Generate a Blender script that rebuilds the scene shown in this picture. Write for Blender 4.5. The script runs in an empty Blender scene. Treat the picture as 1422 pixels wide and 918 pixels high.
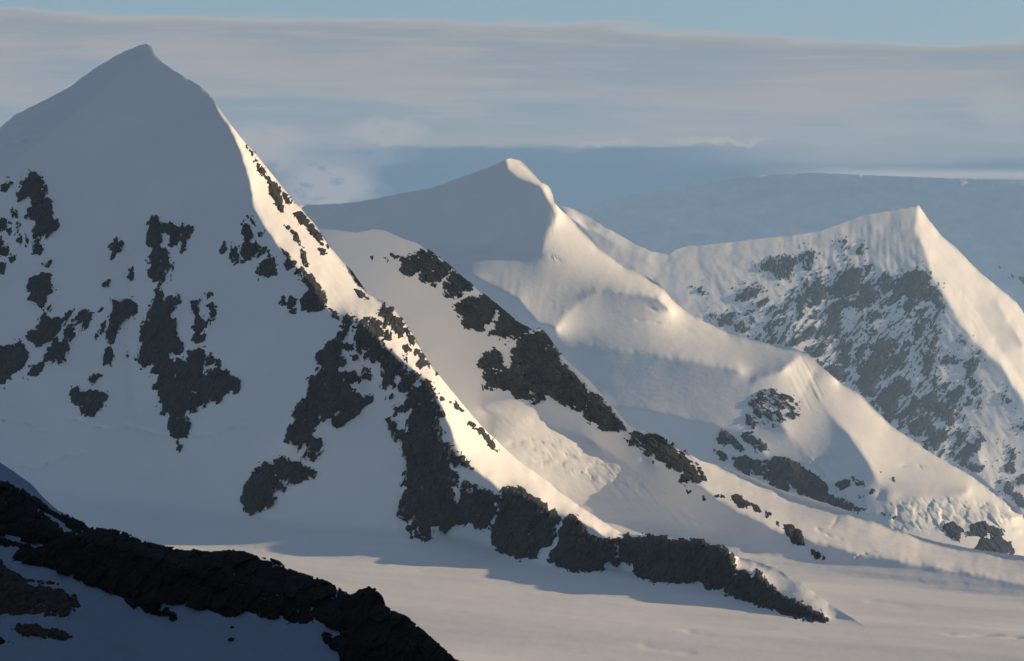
import bpy, math
import numpy as np
from mathutils import Vector

# ------------------------------------------------------------------ camera model
W0, H0 = 1422.0, 918.0
F = 5059.0                       # focal length in photograph pixels
CX, CY = 711.0, 459.0
scene = bpy.context.scene
col = scene.collection
np.random.seed(3)

SUN_EL = math.radians(12.0)
SUN_AZ = math.radians(11.0)       # degrees beyond "straight to the right"
SUN = Vector((math.cos(SUN_EL)*math.cos(SUN_AZ), math.cos(SUN_EL)*math.sin(SUN_AZ), math.sin(SUN_EL)))

# ------------------------------------------------------------------ noise
def _hash(ix, iy, seed):
    h = (ix.astype(np.int64)*374761393 + iy.astype(np.int64)*668265263 + seed*1442695041) & 0x7fffffff
    h = ((h ^ (h >> 13))*1274126177) & 0x7fffffff
    h = ((h ^ (h >> 16))*668265263) & 0x7fffffff
    return h ^ (h >> 15)

def perlin(x, y, seed=0):
    x = np.asarray(x, float); y = np.asarray(y, float)
    ix = np.floor(x); iy = np.floor(y); fx = x-ix; fy = y-iy
    u = fx*fx*fx*(fx*(fx*6-15)+10); v = fy*fy*fy*(fy*(fy*6-15)+10)
    def g(dx, dy):
        a = (_hash(ix+dx, iy+dy, seed) & 1023)*(2*np.pi/1024)
        return np.cos(a)*(fx-dx)+np.sin(a)*(fy-dy)
    a = g(0, 0)*(1-u)+g(1, 0)*u
    b = g(0, 1)*(1-u)+g(1, 1)*u
    return (a*(1-v)+b*v)*1.5

def fbm(x, y, seed=0, octv=4, gain=.5):
    s = 0; a = 1; f = 1
    for i in range(octv):
        s = s+a*perlin(x*f, y*f, seed+i*17); a *= gain; f *= 2.03
    return s

def ridged(x, y, seed=0, octv=4):
    s = 0; a = 1; f = 1
    for i in range(octv):
        s = s+a*(1-2*np.abs(perlin(x*f, y*f, seed+i*13))); a *= .5; f *= 2.1
    return s

def blocks(a, b, seed=0, tilt=1.3):
    """tilted flat facets: value per facet, and 0 at its edges"""
    a = np.asarray(a, float); b = np.asarray(b, float)
    ix = np.floor(a); iy = np.floor(b); f1 = np.full(a.shape, 9.); f2 = f1.copy(); val = np.zeros(a.shape)
    for dx in (-1, 0, 1):
        for dy in (-1, 0, 1):
            h = _hash(ix+dx, iy+dy, seed); ox = ix+dx+(h & 255)/256.-a; oy = iy+dy+((h >> 8) & 255)/256.-b
            d = np.hypot(ox, oy); nr = d < f1
            v = ((h >> 16) & 255)/256.-.5+tilt*(((h >> 4) & 255)/256.-.5)*ox+tilt*(((h >> 12) & 255)/256.-.5)*oy
            f2 = np.minimum(f2, np.maximum(f1, d)); val = np.where(nr, v, val); f1 = np.minimum(f1, d)
    return val, f2-f1

def rot(px, py, deg):
    c, s = math.cos(math.radians(deg)), math.sin(math.radians(deg))
    return px*c+py*s, -px*s+py*c

def sstep(a, b, x):
    t = np.clip((x-a)/(b-a), 0, 1)
    return t*t*(3-2*t)

# ------------------------------------------------------------------ tracing helpers
def z3(ox, oy, pts): return [(ox+x/3.0, oy+y/3.0) for x, y in pts]
def z45(ox, oy, pts): return [(ox+x/4.5, oy+y/4.5) for x, y in pts]

def sdf(poly, X, Y):
    P = np.array(poly, float); Q = np.roll(P, -1, 0)
    d2 = np.full(X.shape, 1e18); ins = np.zeros(X.shape, bool)
    for (x0, y0), (x1, y1) in zip(P, Q):
        ex, ey = x1-x0, y1-y0
        L = ex*ex+ey*ey+1e-9
        t = np.clip(((X-x0)*ex+(Y-y0)*ey)/L, 0, 1)
        d2 = np.minimum(d2, (X-x0-t*ex)**2+(Y-y0-t*ey)**2)
        if y0 != y1:
            c = ((y0 > Y) != (y1 > Y)) & (X < (x1-x0)*(Y-y0)/(y1-y0)+x0)
            ins ^= c
    d = np.sqrt(d2)
    return np.where(ins, d, -d)

def linedist(pts, X, Y):
    d2 = np.full(X.shape, 1e18)
    for (x0, y0), (x1, y1) in zip(pts[:-1], pts[1:]):
        ex, ey = x1-x0, y1-y0
        L = ex*ex+ey*ey+1e-9
        t = np.clip(((X-x0)*ex+(Y-y0)*ey)/L, 0, 1)
        d2 = np.minimum(d2, (X-x0-t*ex)**2+(Y-y0-t*ey)**2)
    return np.sqrt(d2)

# ------------------------------------------------------------------ sheet of relief over (px, py): membrane stretched between ridge and gully lines
GX0, GX1, GY0, GY1, GS = -900, 1908, -20, 1036, 2
NX = (GX1-GX0)//GS+1; NY = (GY1-GY0)//GS+1
PXG, PYG = np.meshgrid(GX0+GS*np.arange(NX), GY0+GS*np.arange(NY))

def membrane(lines):
    prev = None
    for st, its in ((16, 500), (8, 300), (4, 200), (2, 80)):
        nx = (GX1-GX0)//st+1; ny = (GY1-GY0)//st+1
        acc = np.zeros((ny, nx)); cnt = np.zeros((ny, nx))
        for ln in lines:
            for (x0, y0, o0), (x1, y1, o1) in zip(ln[:-1], ln[1:]):
                n = int(max(abs(x1-x0), abs(y1-y0))/st*2)+2
                t = np.linspace(0, 1, n)
                ix = np.rint((x0+(x1-x0)*t-GX0)/st).astype(int); iy = np.rint((y0+(y1-y0)*t-GY0)/st).astype(int)
                ok = (ix >= 0) & (ix < nx) & (iy >= 0) & (iy < ny)
                np.add.at(acc, (iy[ok], ix[ok]), (o0+(o1-o0)*t)[ok]); np.add.at(cnt, (iy[ok], ix[ok]), 1)
        fix = cnt > 0; val = acc/np.maximum(cnt, 1)
        if prev is None:
            u = np.full((ny, nx), val[fix].mean())
        else:
            pny, pnx = prev.shape
            yy = np.linspace(0, pny-1, ny); xx = np.linspace(0, pnx-1, nx)
            y0 = np.minimum(yy.astype(int), pny-2); x0 = np.minimum(xx.astype(int), pnx-2)
            fy = (yy-y0)[:, None]; fx = (xx-x0)[None]
            a = prev[y0][:, x0]*(1-fx)+prev[y0][:, x0+1]*fx
            b = prev[y0+1][:, x0]*(1-fx)+prev[y0+1][:, x0+1]*fx
            u = a*(1-fy)+b*fy
        u[fix] = val[fix]
        for _ in range(its):
            p = np.pad(u, 1, mode='edge')
            u = .25*(p[:-2, 1:-1]+p[2:, 1:-1]+p[1:-1, :-2]+p[1:-1, 2:])
            u[fix] = val[fix]
        prev = u
    return u

def blur(u, r):
    for _ in range(r):
        p = np.pad(u, 1, mode='edge')
        u = (p[:-2, 1:-1]+2*p[1:-1, 1:-1]+p[2:, 1:-1])/4
        p = np.pad(u, 1, mode='edge')
        u = (p[1:-1, :-2]+2*p[1:-1, 1:-1]+p[1:-1, 2:])/4
    return u

def samp(f, px, py):
    x = np.clip((px-GX0)/GS, 0, NX-1.001); y = np.clip((py-GY0)/GS, 0, NY-1.001)
    ix = x.astype(int); iy = y.astype(int); fx = x-ix; fy = y-iy
    return (f[iy, ix]*(1-fx)+f[iy, ix+1]*fx)*(1-fy)+(f[iy+1, ix]*(1-fx)+f[iy+1, ix+1]*fx)*fy

def world(px, py, d):
    return np.stack([(px-CX)/F*d, d, (CY-py)/F*d], -1)

# ------------------------------------------------------------------ glacier plain
G_C, G_S, G_T = -954.0, 0.10, 0.03
def g_und(X, Y):
    a, b = rot(X, Y, -14)
    a2, b2 = rot(X, Y, 24)
    u = 1.8*perlin(a2/800, b2/120, 15)+9*perlin(a/900, b/230, 5)+1.1*perlin(a/520, b/60, 7)+.25*perlin(a/120, b/20, 9)
    return u
GCREV = []
def g_z(X, Y): return G_C+G_S*Y-G_T*X+g_und(X, Y)
def g_depth(px, py):
    k = G_S+(py-CY)/F-G_T*(px-CX)/F
    k = np.maximum(k, .06)
    d = -G_C/k
    for _ in range(3):
        d = -(G_C+g_und((px-CX)/F*d, d))/k
    return d
def Gd(px, py): return float(g_depth(np.array([float(px)]), np.array([float(py)]))[0])

# ------------------------------------------------------------------ object helpers
def mesh_obj(name, V, Fc, mat, parent=None, N=None, smooth=True, attr=None):
    me = bpy.data.meshes.new(name)
    V = np.asarray(V, np.float32)
    Fc = np.asarray(Fc, np.int32)
    n = len(Fc); k = Fc.shape[1]
    me.vertices.add(len(V)); me.vertices.foreach_set('co', V.ravel())
    me.loops.add(n*k); me.loops.foreach_set('vertex_index', Fc.ravel())
    me.polygons.add(n); me.polygons.foreach_set('loop_start', np.arange(0, n*k, k, dtype=np.int32))
    me.polygons.foreach_set('use_smooth', np.full(n, smooth))
    if attr:
        for an, av in attr.items():
            a = me.attributes.new(an, 'FLOAT', 'POINT'); a.data.foreach_set('value', np.asarray(av, np.float32))
    me.update(calc_edges=True)
    if N is not None:
        me.normals_split_custom_set_from_vertices([tuple(v) for v in N])
    me.materials.append(mat)
    o = bpy.data.objects.new(name, me); col.objects.link(o)
    if parent is not None: o.parent = parent
    return o

def subset(V, Fc, N, keep, attr=None):
    f = Fc[keep]; used = np.unique(f)
    m = np.zeros(len(V), np.int64); m[used] = np.arange(len(used))
    return V[used], m[f], N[used], ({k: a[used] for k, a in attr.items()} if attr else None)

def vnormals(V, Fc):
    a, b, c, d = (V[Fc[:, i]] for i in range(4))
    n = np.cross(c-a, d-b)
    out = np.zeros_like(V)
    for i in range(4): np.add.at(out, Fc[:, i], n)
    out /= np.maximum(np.linalg.norm(out, axis=1, keepdims=True), 1e-9)
    return out

def tag(o, label=None, cat=None, group=None, kind=None):
    if label: o['label'] = label
    if cat: o['category'] = cat
    if group: o['group'] = group
    if kind: o['kind'] = kind
    return o

def smin(a, b, k):
    h = np.maximum(k-np.abs(a-b), 0)/k
    return np.minimum(a, b)-h*h*k*.25

class Layer:
    """One mountain: relief (depth) over its own outline, closed by a back slope."""
    def __init__(s, ref, lines, osc=1.0, soft=2, warp=(3., 26.), rough=(), glac=0, seed=1):
        s.d0, s.x0, s.y0, s.dx, s.dz = ref
        s.mpp = s.d0/F; s.glac = glac; s.seed = seed
        def cv(p):
            if len(p) == 3: return p
            x, y, base, k = p            # depth tied to the glacier under the point
            d = Gd(x, base)+k
            return (x, y, (d-s.refd(x, y))/s.mpp/osc)
        L = [[cv(p) for p in ln] for ln in lines]
        u = blur(membrane(L), soft)*osc
        nearl = np.full(PXG.shape, 1e9)
        for ln in L: nearl = np.minimum(nearl, linedist([(p[0], p[1]) for p in ln], PXG, PYG))
        wf = warp[0]*(.25+.75*np.exp(-nearl/7))
        wx = PXG+wf*fbm(PXG/warp[1], PYG/warp[1], seed, 3, .4); wy = PYG+wf*fbm(PXG/warp[1], PYG/warp[1], seed+40, 3, .4)
        u = samp(u, wx, wy)
        for fn in rough: u = u+fn(PXG, PYG)
        s.mtn = s.refd(PXG, PYG)+s.mpp*u
        if glac:
            s.g = g_depth(PXG, PYG)
            s.gk = glac+((25. if glac > 200 else 60.)-glac)*(sstep(540, 700, PXG) if glac > 200 else sstep(980, 1100, PXG))
            s.dep = smin(s.mtn, s.g, s.gk)
        else: s.dep = s.mtn
    def refd(s, x, y): return s.d0+s.mpp*(s.dx*(x-s.x0)-s.dz*(y-s.y0))
    def D(s, px, py): return samp(s.dep, px, py)
    def build(s, name, crest, bottom, mat, parts=(), step=2.0, x0=None, x1=None, jag=.8, back=(.06, .9), ice=None):
        c = np.array(crest, float); s.crest = c
        b = np.array(bottom, float)
        x0 = c[0, 0] if x0 is None else x0; x1 = c[-1, 0] if x1 is None else x1
        px = np.arange(x0, x1+step, step)
        cy = np.interp(px, c[:, 0], c[:, 1])+jag*fbm(px/9, px*0+s.seed, s.seed+3, 4)
        s.cpx, s.cpy = px, cy
        by = np.maximum(np.interp(px, b[:, 0], b[:, 1]), cy+4)
        n = int((by-cy).max()/step)+2
        t = np.linspace(0, 1, n)
        PX = np.repeat(px[None], n, 0); PY = cy[None]+t[:, None]*(by-cy)[None]
        D = s.D(PX, PY)
        V = world(PX, PY, D)
        # back slope behind the crest
        rows = []
        top = V[0]
        size = (by-cy).max()*s.mpp
        for f, dn in ((back[0]*.25, back[0]*.12), (back[0], back[0]*.9), (back[1]*.5, back[1]*.45), (back[1], back[1]*1.1)):
            r = top.copy(); r[:, 1] += f*size; r[:, 0] *= r[:, 1]/top[:, 1]; r[:, 2] -= dn*size
            rows.append(r)
        rows = rows[::-1]
        A = np.concatenate([np.stack(rows), V], 0)
        nr, nc = A.shape[:2]; nb = len(rows)
        Vf = A.reshape(-1, 3)
        idx = np.arange(nr*nc).reshape(nr, nc)
        Fc = np.stack([idx[:-1, :-1], idx[1:, :-1], idx[1:, 1:], idx[:-1, 1:]], -1).reshape(-1, 4)
        N = vnormals(Vf, Fc)
        ff = np.arange((nr-1)*(nc-1)).reshape(nr-1, nc-1)[nb:].ravel()
        Nf = vnormals(Vf, Fc[ff]); N[nb*nc:] = Nf[nb*nc:]
        keep = np.ones(len(Fc), bool)
        fpx = np.repeat(.5*(px[:-1]+px[1:])[None], nr-1, 0)
        fpy = np.zeros((nr-1, nc-1)) - 999
        fpy[nb:] = .25*(PY[:-1, :-1]+PY[1:, :-1]+PY[:-1, 1:]+PY[1:, 1:])
        if s.glac:
            over = samp(s.mtn-s.g*1.0-s.gk*.99, fpx, fpy) > 0
            over[:nb] = False
            keep &= ~over.ravel()
        attr = {'ice': np.zeros(len(Vf))}
        if ice is not None:
            iv = np.zeros((nr, nc)); iv[nb:] = ice(PX, PY); attr['ice'] = iv.ravel()
        owner = np.zeros(len(Fc), int)
        for i, (pname, poly, lab, pmat) in enumerate(parts):
            q = sdf(poly, fpx, fpy)+2.5*fbm(fpx/11, fpy/11, s.seed+60+i, 3)
            m = (q > 0).ravel() & (fpy > -900).ravel()
            owner[m] = i+1
        v, f, nn, at = subset(Vf, Fc, N, keep & (owner == 0), attr)
        s.obj = mesh_obj(name, v, f, mat, None, nn, attr=at)
        for i, (pname, poly, lab, pmat) in enumerate(parts):
            k = keep & (owner == i+1)
            if not k.any(): continue
            v, f, nn, at = subset(Vf, Fc, N, k, attr)
            o = mesh_obj(pname, v, f, pmat or mat, s.obj, nn, attr=at)
            if lab: o['label'] = lab
        return s.obj
    def rock(s, name, poly, mat, label=None, jag=2.2, fine=1.6, rise=.9, cap=6, rough=1.6, step=1.0, streak=None, cover=0., parent=None, over=3, sdcap=8., halo=7., dens=.50, bs=1.):
        P = np.array(poly, float)
        hp = halo+3
        xs = np.arange(math.floor(P[:, 0].min())-hp, P[:, 0].max()+hp+1, step); ys = np.arange(math.floor(P[:, 1].min())-hp, P[:, 1].max()+hp+1, step)
        X, Y = np.meshgrid(xs, ys)
        sd = sdf(poly, X, Y)
        seed = s.seed+int(abs(P[0, 0]*3+P[0, 1]*7)) % 500
        wu, wv = rot(X+1.5*perlin(X/11, Y/11, seed+21), Y+1.5*perlin(X/11, Y/11, seed+22), 28 if not streak else streak[0]+90)
        v1, e1 = blocks(wu/(8*bs), wv/(14*bs), seed+2); v2, e2 = blocks(wu/(3.6*bs), wv/(6*bs), seed+4)
        q = np.minimum(sd, sdcap)+cover+jag*.6*fbm(X/14, Y/14, seed, 2)+jag*3.2*v1+fine*1.9*v2
        # narrow snow-filled cracks between some of the facets
        q = q-(sdcap*.5+3)*np.exp(-(e1/.07)**2)*np.clip(3*perlin(X/22, Y/22, seed+31)-.2, 0, 1)
        if streak:
            ang, ln, wd, amp = streak
            a, b = rot(X, Y, ang)
            q = q+amp*fbm(a/ln, b/wd, s.seed+77, 3)
        q = np.minimum(q, sd+3.2)
        # stray rocks showing through the snow round the outcrop
        if streak: sa, sb = rot(X, Y, streak[0]); sp = perlin(sa/5.5, sb/2.4, s.seed+91)
        else: sp = perlin(X/4.2, Y/4.6, s.seed+91)
        big = perlin(X/13, Y/15, s.seed+93)
        q = np.maximum(q, np.where(sd > -halo, 5*(sp+.35*big-dens-.30*np.clip(-sd/halo, 0, 1)), -9))
        # snow lies on the rock wherever the field drops below zero
        h = np.where(q > 0, cap*(1-np.exp(-np.maximum(q, 0)*rise/cap)), q*1.2)
        m = np.clip(q/3, 0, 1)
        h = h+rough*m*(1.9*v1+.9*v2+.5*ridged(X/(22*bs), Y/(28*bs), seed+9, 2)+.18*fbm(X/4, Y/5, seed+11, 3))
        h = np.where(q > 0, np.maximum(h, .25), h)
        D0 = s.D(X, Y); D = D0-h*s.mpp
        cy = np.interp(X, s.cpx, s.cpy)
        okv = (q > -1.6) & (Y > cy-over)
        nr, nc = X.shape
        idx = np.arange(nr*nc).reshape(nr, nc)
        ok = okv[:-1, :-1] & okv[1:, :-1] & okv[1:, 1:] & okv[:-1, 1:] & ((q[:-1, :-1] > -.6) | (q[1:, 1:] > -.6) | (q[1:, :-1] > -.6) | (q[:-1, 1:] > -.6))
        Fc = np.stack([idx[:-1, :-1], idx[1:, :-1], idx[1:, 1:], idx[:-1, 1:]], -1)[ok]
        if len(Fc) < 4: return None
        V = world(X, Y, D).reshape(-1, 3)
        # back sheet gives the rock its thickness where it stands above the snow line
        B = world(X, Y, D0+s.mpp*3.0).reshape(-1, 3); n0 = len(V)
        e = {}
        allF = [Fc]
        crest_touch = ((Y < cy+2.5) & okv).any()
        if crest_touch:
            allF.append((Fc+n0)[:, ::-1])
            E = np.concatenate([Fc[:, [0, 1]], Fc[:, [1, 2]], Fc[:, [2, 3]], Fc[:, [3, 0]]])
            key = E[:, 0].astype(np.int64)*n0+E[:, 1]; rk = E[:, 1].astype(np.int64)*n0+E[:, 0]
            bd = E[~np.isin(key, rk)]
            allF.append(np.stack([bd[:, 1], bd[:, 0], bd[:, 0]+n0, bd[:, 1]+n0], -1))
        V = np.concatenate([V, B]); Fc = np.concatenate(allF)
        v, f, _, _ = subset(V, Fc, V, np.ones(len(Fc), bool))
        o = mesh_obj(name, v, f, mat, parent or s.obj, None, smooth=False)
        if label: o['label'] = label
        return o

# ------------------------------------------------------------------ materials
def new_mat(name):
    m = bpy.data.materials.new(name); m.use_nodes = True
    nt = m.node_tree; p = nt.nodes['Principled BSDF']
    return m, nt, p

def snow_mat(name, base, ice=(.66, .77, .80), bump=(.5, .04), scale=1.0):
    m, nt, p = new_mat(name); N = nt.nodes; L = nt.links
    tc = N.new('ShaderNodeNewGeometry')
    n1 = N.new('ShaderNodeTexNoise'); n1.inputs['Scale'].default_value = .006*scale; n1.inputs['Detail'].default_value = 6
    L.new(tc.outputs['Position'], n1.inputs['Vector'])
    r = N.new('ShaderNodeValToRGB')
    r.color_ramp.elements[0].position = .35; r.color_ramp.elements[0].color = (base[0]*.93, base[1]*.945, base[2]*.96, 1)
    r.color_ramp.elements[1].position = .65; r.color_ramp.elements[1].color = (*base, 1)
    L.new(n1.outputs['Fac'], r.inputs['Fac'])
    at = N.new('ShaderNodeAttribute'); at.attribute_name = 'ice'
    mx = N.new('ShaderNodeMix'); mx.data_type = 'RGBA'
    L.new(at.outputs['Fac'], mx.inputs[0]); L.new(r.outputs['Color'], mx.inputs[6]); mx.inputs[7].default_value = (*ice, 1)
    L.new(mx.outputs[2], p.inputs['Base Color'])
    p.inputs['Roughness'].default_value = .75
    p.inputs['Specular IOR Level'].default_value = .15
    n2 = N.new('ShaderNodeTexNoise'); n2.inputs['Scale'].default_value = bump[1]*scale; n2.inputs['Detail'].default_value = 7
    L.new(tc.outputs['Position'], n2.inputs['Vector'])
    b = N.new('ShaderNodeBump'); b.inputs['Strength'].default_value = bump[0]; b.inputs['Distance'].default_value = 2.0/scale
    L.new(n2.outputs['Fac'], b.inputs['Height']); L.new(b.outputs['Normal'], p.inputs['Normal'])
    return m

def rock_mat(name, c0, c1, scale=.03, rough=.9):
    m, nt, p = new_mat(name); N = nt.nodes; L = nt.links
    tc = N.new('ShaderNodeNewGeometry')
    n1 = N.new('ShaderNodeTexNoise'); n1.inputs['Scale'].default_value = scale; n1.inputs['Detail'].default_value = 9; n1.inputs['Roughness'].default_value = .65
    L.new(tc.outputs['Position'], n1.inputs['Vector'])
    r = N.new('ShaderNodeValToRGB')
    r.color_ramp.elements[0].position = .36; r.color_ramp.elements[0].color = (*c0, 1)
    r.color_ramp.elements[1].position = .66; r.color_ramp.elements[1].color = (*c1, 1)
    L.new(n1.outputs['Fac'], r.inputs['Fac']); L.new(r.outputs['Color'], p.inputs['Base Color'])
    p.inputs['Roughness'].default_value = rough; p.inputs['Specular IOR Level'].default_value = .2
    b = N.new('ShaderNodeBump'); b.inputs['Strength'].default_value = .7; b.inputs['Distance'].default_value = .12/scale
    L.new(n1.outputs['Fac'], b.inputs['Height']); L.new(b.outputs['Normal'], p.inputs['Normal'])
    return m

SNOW = snow_mat('snow', (.86, .87, .88))
GLAC = snow_mat('glacier_snow', (.84, .84, .845), bump=(.35, .03))
SNOW_NEAR = snow_mat('shade_tinted_snow', (.31, .42, .58), scale=6)  # shade put into the base colour: darker and bluer than the other snow
SNOW_FAR = snow_mat('haze_tinted_snow', (.82, .93, .99))  # distance haze tint put into the base colour, blending it with the sky
ROCK = rock_mat('dark_rock', (.016, .019, .023), (.046, .048, .050))
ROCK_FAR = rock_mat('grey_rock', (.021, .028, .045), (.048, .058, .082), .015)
ROCK_NEAR = rock_mat('black_rock', (.008, .0075, .007), (.024, .021, .018), .25)
SCREE = rock_mat('brown_scree', (.03, .027, .024), (.09, .08, .07), .6)

def ridge(pts, off=0): return [(x, y, off) for x, y in pts]
def wav(amp, sx, sy, seed, ang=0, octv=3, poly=None, feather=14):
    def fn(X, Y):
        a, b = rot(X, Y, ang)
        u = amp*fbm(a/sx, b/sy, seed, octv)
        if poly is not None: u = u*sstep(-2, feather, sdf(poly, X, Y))
        return u
    return fn
def serac(amp, sc, seed, poly, ang=0, asp=1.6, feather=10):
    """broken ice: tilted blocks parted by cracks"""
    def fn(X, Y):
        P = np.array(poly); m = (X > P[:, 0].min()-6) & (X < P[:, 0].max()+6) & (Y > P[:, 1].min()-6) & (Y < P[:, 1].max()+6)
        out = np.zeros(X.shape); x, y = X[m].astype(float), Y[m].astype(float)
        w = sstep(-2, feather, sdf(poly, x, y))
        for k, (a_, s_) in enumerate(((amp, sc), (amp*.4, sc*.45))):
            a, b = rot(x+2.5*perlin(x/9, y/9, seed+7), y+2.5*perlin(x/9, y/9, seed+8), ang)
            a = a/(s_*asp); b = b/s_
            ix = np.floor(a); iy = np.floor(b); f1 = np.full(a.shape, 9.); f2 = f1.copy(); val = np.zeros(a.shape)
            for dx in (-1, 0, 1):
                for dy in (-1, 0, 1):
                    h = _hash(ix+dx, iy+dy, seed+k); ox = ix+dx+(h & 255)/256.-a; oy = iy+dy+((h >> 8) & 255)/256.-b
                    d = np.hypot(ox, oy); near_ = d < f1
                    v = ((h >> 16) & 255)/256.-.5+1.3*(((h >> 4) & 255)/256.-.5)*ox+1.3*(((h >> 12) & 255)/256.-.5)*oy
                    f2 = np.minimum(f2, np.maximum(f1, d)); val = np.where(near_, v, val); f1 = np.minimum(f1, d)
            out[m] += a_*w*(val+.35*np.exp(-((f2-f1)/.12)**2))
        return out
    return fn
def groove(pts, wid, depth, seed=0):
    def fn(X, Y):
        x0, x1 = min(p[0] for p in pts)-12, max(p[0] for p in pts)+12; y0, y1 = min(p[1] for p in pts)-12, max(p[1] for p in pts)+12
        out = np.zeros_like(X, dtype=float)
        m = (X > x0) & (X < x1) & (Y > y0) & (Y < y1)
        xx, yy = X[m].astype(float), Y[m].astype(float)
        d = linedist(pts, xx, yy+1.5*fbm(xx/9, yy/9, 5, 3))
        out[m] = depth*np.exp(-(d/wid)**2)*np.clip(.6+.9*perlin(xx/12, yy/12, 8+seed), 0, 1.3)
        return out
    return fn

# ================================================================== MAIN PEAK
B_SKY = [(-520, 470), (-330, 375), (-140, 275), (-60, 218), (0, 177), (20, 160), (60, 140), (95, 122), (130, 96), (165, 75), (190, 64), (203, 61), (210, 64), (216, 76), (224, 86), (240, 97), (260, 109), (280, 121), (294, 134), (305, 152), (320, 172), (335, 192), (345, 203), (355, 213), (370, 232), (385, 250), (400, 269), (415, 287), (428, 300), (440, 315), (455, 340), (475, 362), (490, 380), (510, 408), (530, 418), (545, 426), (560, 445), (572, 462), (580, 478), (590, 495), (603, 515), (612, 524), (640, 558), (665, 588), (695, 617), (720, 640), (760, 668), (800, 699), (840, 726), (866, 742), (890, 743), (930, 747), (980, 752), (1005, 760), (1020, 772), (1045, 778), (1075, 788), (1110, 808), (1150, 837), (1196, 866), (1204, 874)]
B_CRE = [(204, 64, 0), (212, 72, 0), (223, 90, 0), (259, 111, -5), (291, 135, -10), (322, 181, -20), (343, 230, -30), (352, 290, -40), (385, 340, -50), (430, 390, -60), (462, 440, -70), (500, 447, -85), (560, 500, -65), (600, 530, -35), (614, 560, -25), (645, 640, 40)]
B_SKYOFF = [(208, 61, 4), (218, 77, 4), (228, 88, 2), (260, 107, 0), (295, 132, -5), (322, 174, -8), (345, 203, 15), (370, 232, 45), (400, 269, 80), (440, 315, 100), (475, 362, 105), (510, 408, 80), (545, 426, 55), (580, 478, 50), (612, 524, 60), (665, 588, 150), (695, 617, 250), (760, 668, 330), (800, 700, 330), (866, 742, 260)]
B_LOW = [(645, 640, 40), (700, 682, 762, 55), (740, 692, 775, 45), (770, 716, 775, 30), (800, 718, 790, 45), (840, 741, 792, 35), (870, 746, 792, 35), (920, 750, 808, 40), (980, 756, 814, 40), (1012, 768, 824, 35), (1025, 792, 828, 22), (1050, 796, 838, 25), (1080, 826, 846, 14), (1145, 858, 862, 4)]
B_BASE = [(585, 752, 752, 0), (650, 752, 752, -5), (690, 766, 766, 0), (720, 777, 777, 0), (790, 794, 794, 0), (860, 792, 792, 0), (925, 809, 809, 0), (1000, 818, 818, 0), (1060, 843, 843, 0), (1147, 862, 862, 0)]
B_TIP = [(1022, 776, 826, 120), (1075, 790, 842, 95), (1110, 809, 850, 70), (1150, 838, 856, 35), (1196, 866, 866, 2), (1260, 900, 900, 30)]
B_TIP2 = [(1022, 766, 826, 150), (1082, 780, 842, 130), (1118, 800, 850, 105), (1158, 830, 856, 70), (1206, 858, 866, 34)]
B_LEFT = [(-520, 470, 30), (-140, 275, 30), (0, 177, 20), (95, 122, 12), (165, 75, 5), (205, 62, 0)]
B_RIBA = [(480, 440, -75), (440, 500, -75), (420, 560, -70), (400, 610, -60)]
B_GUL = [(505, 520, -35), (500, 600, -25), (520, 680, 0), (560, 745, 30)]
B_FACE = [(60, 300, -34), (40, 400, -36), (60, 520, -32), (80, 600, -12)]
B_SH = [(192, 76, -3), (120, 142, -16), (60, 192, -24), (0, 240, -30), (-140, 330, -42)]
B_FACE2 = [(225, 300, -8), (215, 450, -16), (245, 560, -18)]
B_FACE3 = [(180, 350, 4), (178, 470, 4), (190, 580, 2)]
B = Layer((6950., 205, 62, -.40, .92),
          [B_CRE, B_SKYOFF, B_LOW, B_BASE, B_TIP, B_TIP2, B_LEFT, B_RIBA, B_GUL, B_FACE, B_SH, B_FACE2, B_FACE3], soft=2, warp=(2.2, 24.), glac=230, seed=11,
          rough=(wav(1.6, 80, 100, 3), wav(.12, 16, 18, 4), wav(.55, 7, 90, 8, -33, 2, [(345, 240), (420, 300), (560, 440), (640, 560), (760, 670), (640, 640), (600, 520), (480, 440), (360, 290)], 8),
                 wav(.8, 6, 80, 9, 4, 2, [(175, 300), (205, 300), (200, 590), (150, 590)], 10),
                 groove([(5, 583), (30, 586), (48, 592), (56, 598), (68, 600)], 1.8, 6.), groove([(95, 582), (120, 586), (135, 594), (160, 595), (175, 592), (195, 596), (215, 602), (232, 604)], 1.8, 6., 2),
                 groove([(272, 605), (300, 602), (325, 593), (345, 591)], 1.5, 4.5, 3), groove([(20, 648), (60, 650), (78, 640), (90, 634), (118, 630)], 2.4, 6., 4),
                 groove([(0, 204), (25, 198), (52, 191)], 2.0, 7., 5), groove([(10, 175), (40, 166), (70, 148), (105, 133)], 1.8, 5., 6)))
mountain = B.build('snow_peak', B_SKY, [(-520, 900), (-140, 860), (585, 840), (690, 840), (790, 850), (925, 865), (1060, 890), (1196, 900), (1204, 900)], SNOW)
tag(mountain, 'steep pyramid peak of shaded blue grey snow with black rock ribs, the tallest', 'mountain', kind='structure')

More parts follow.
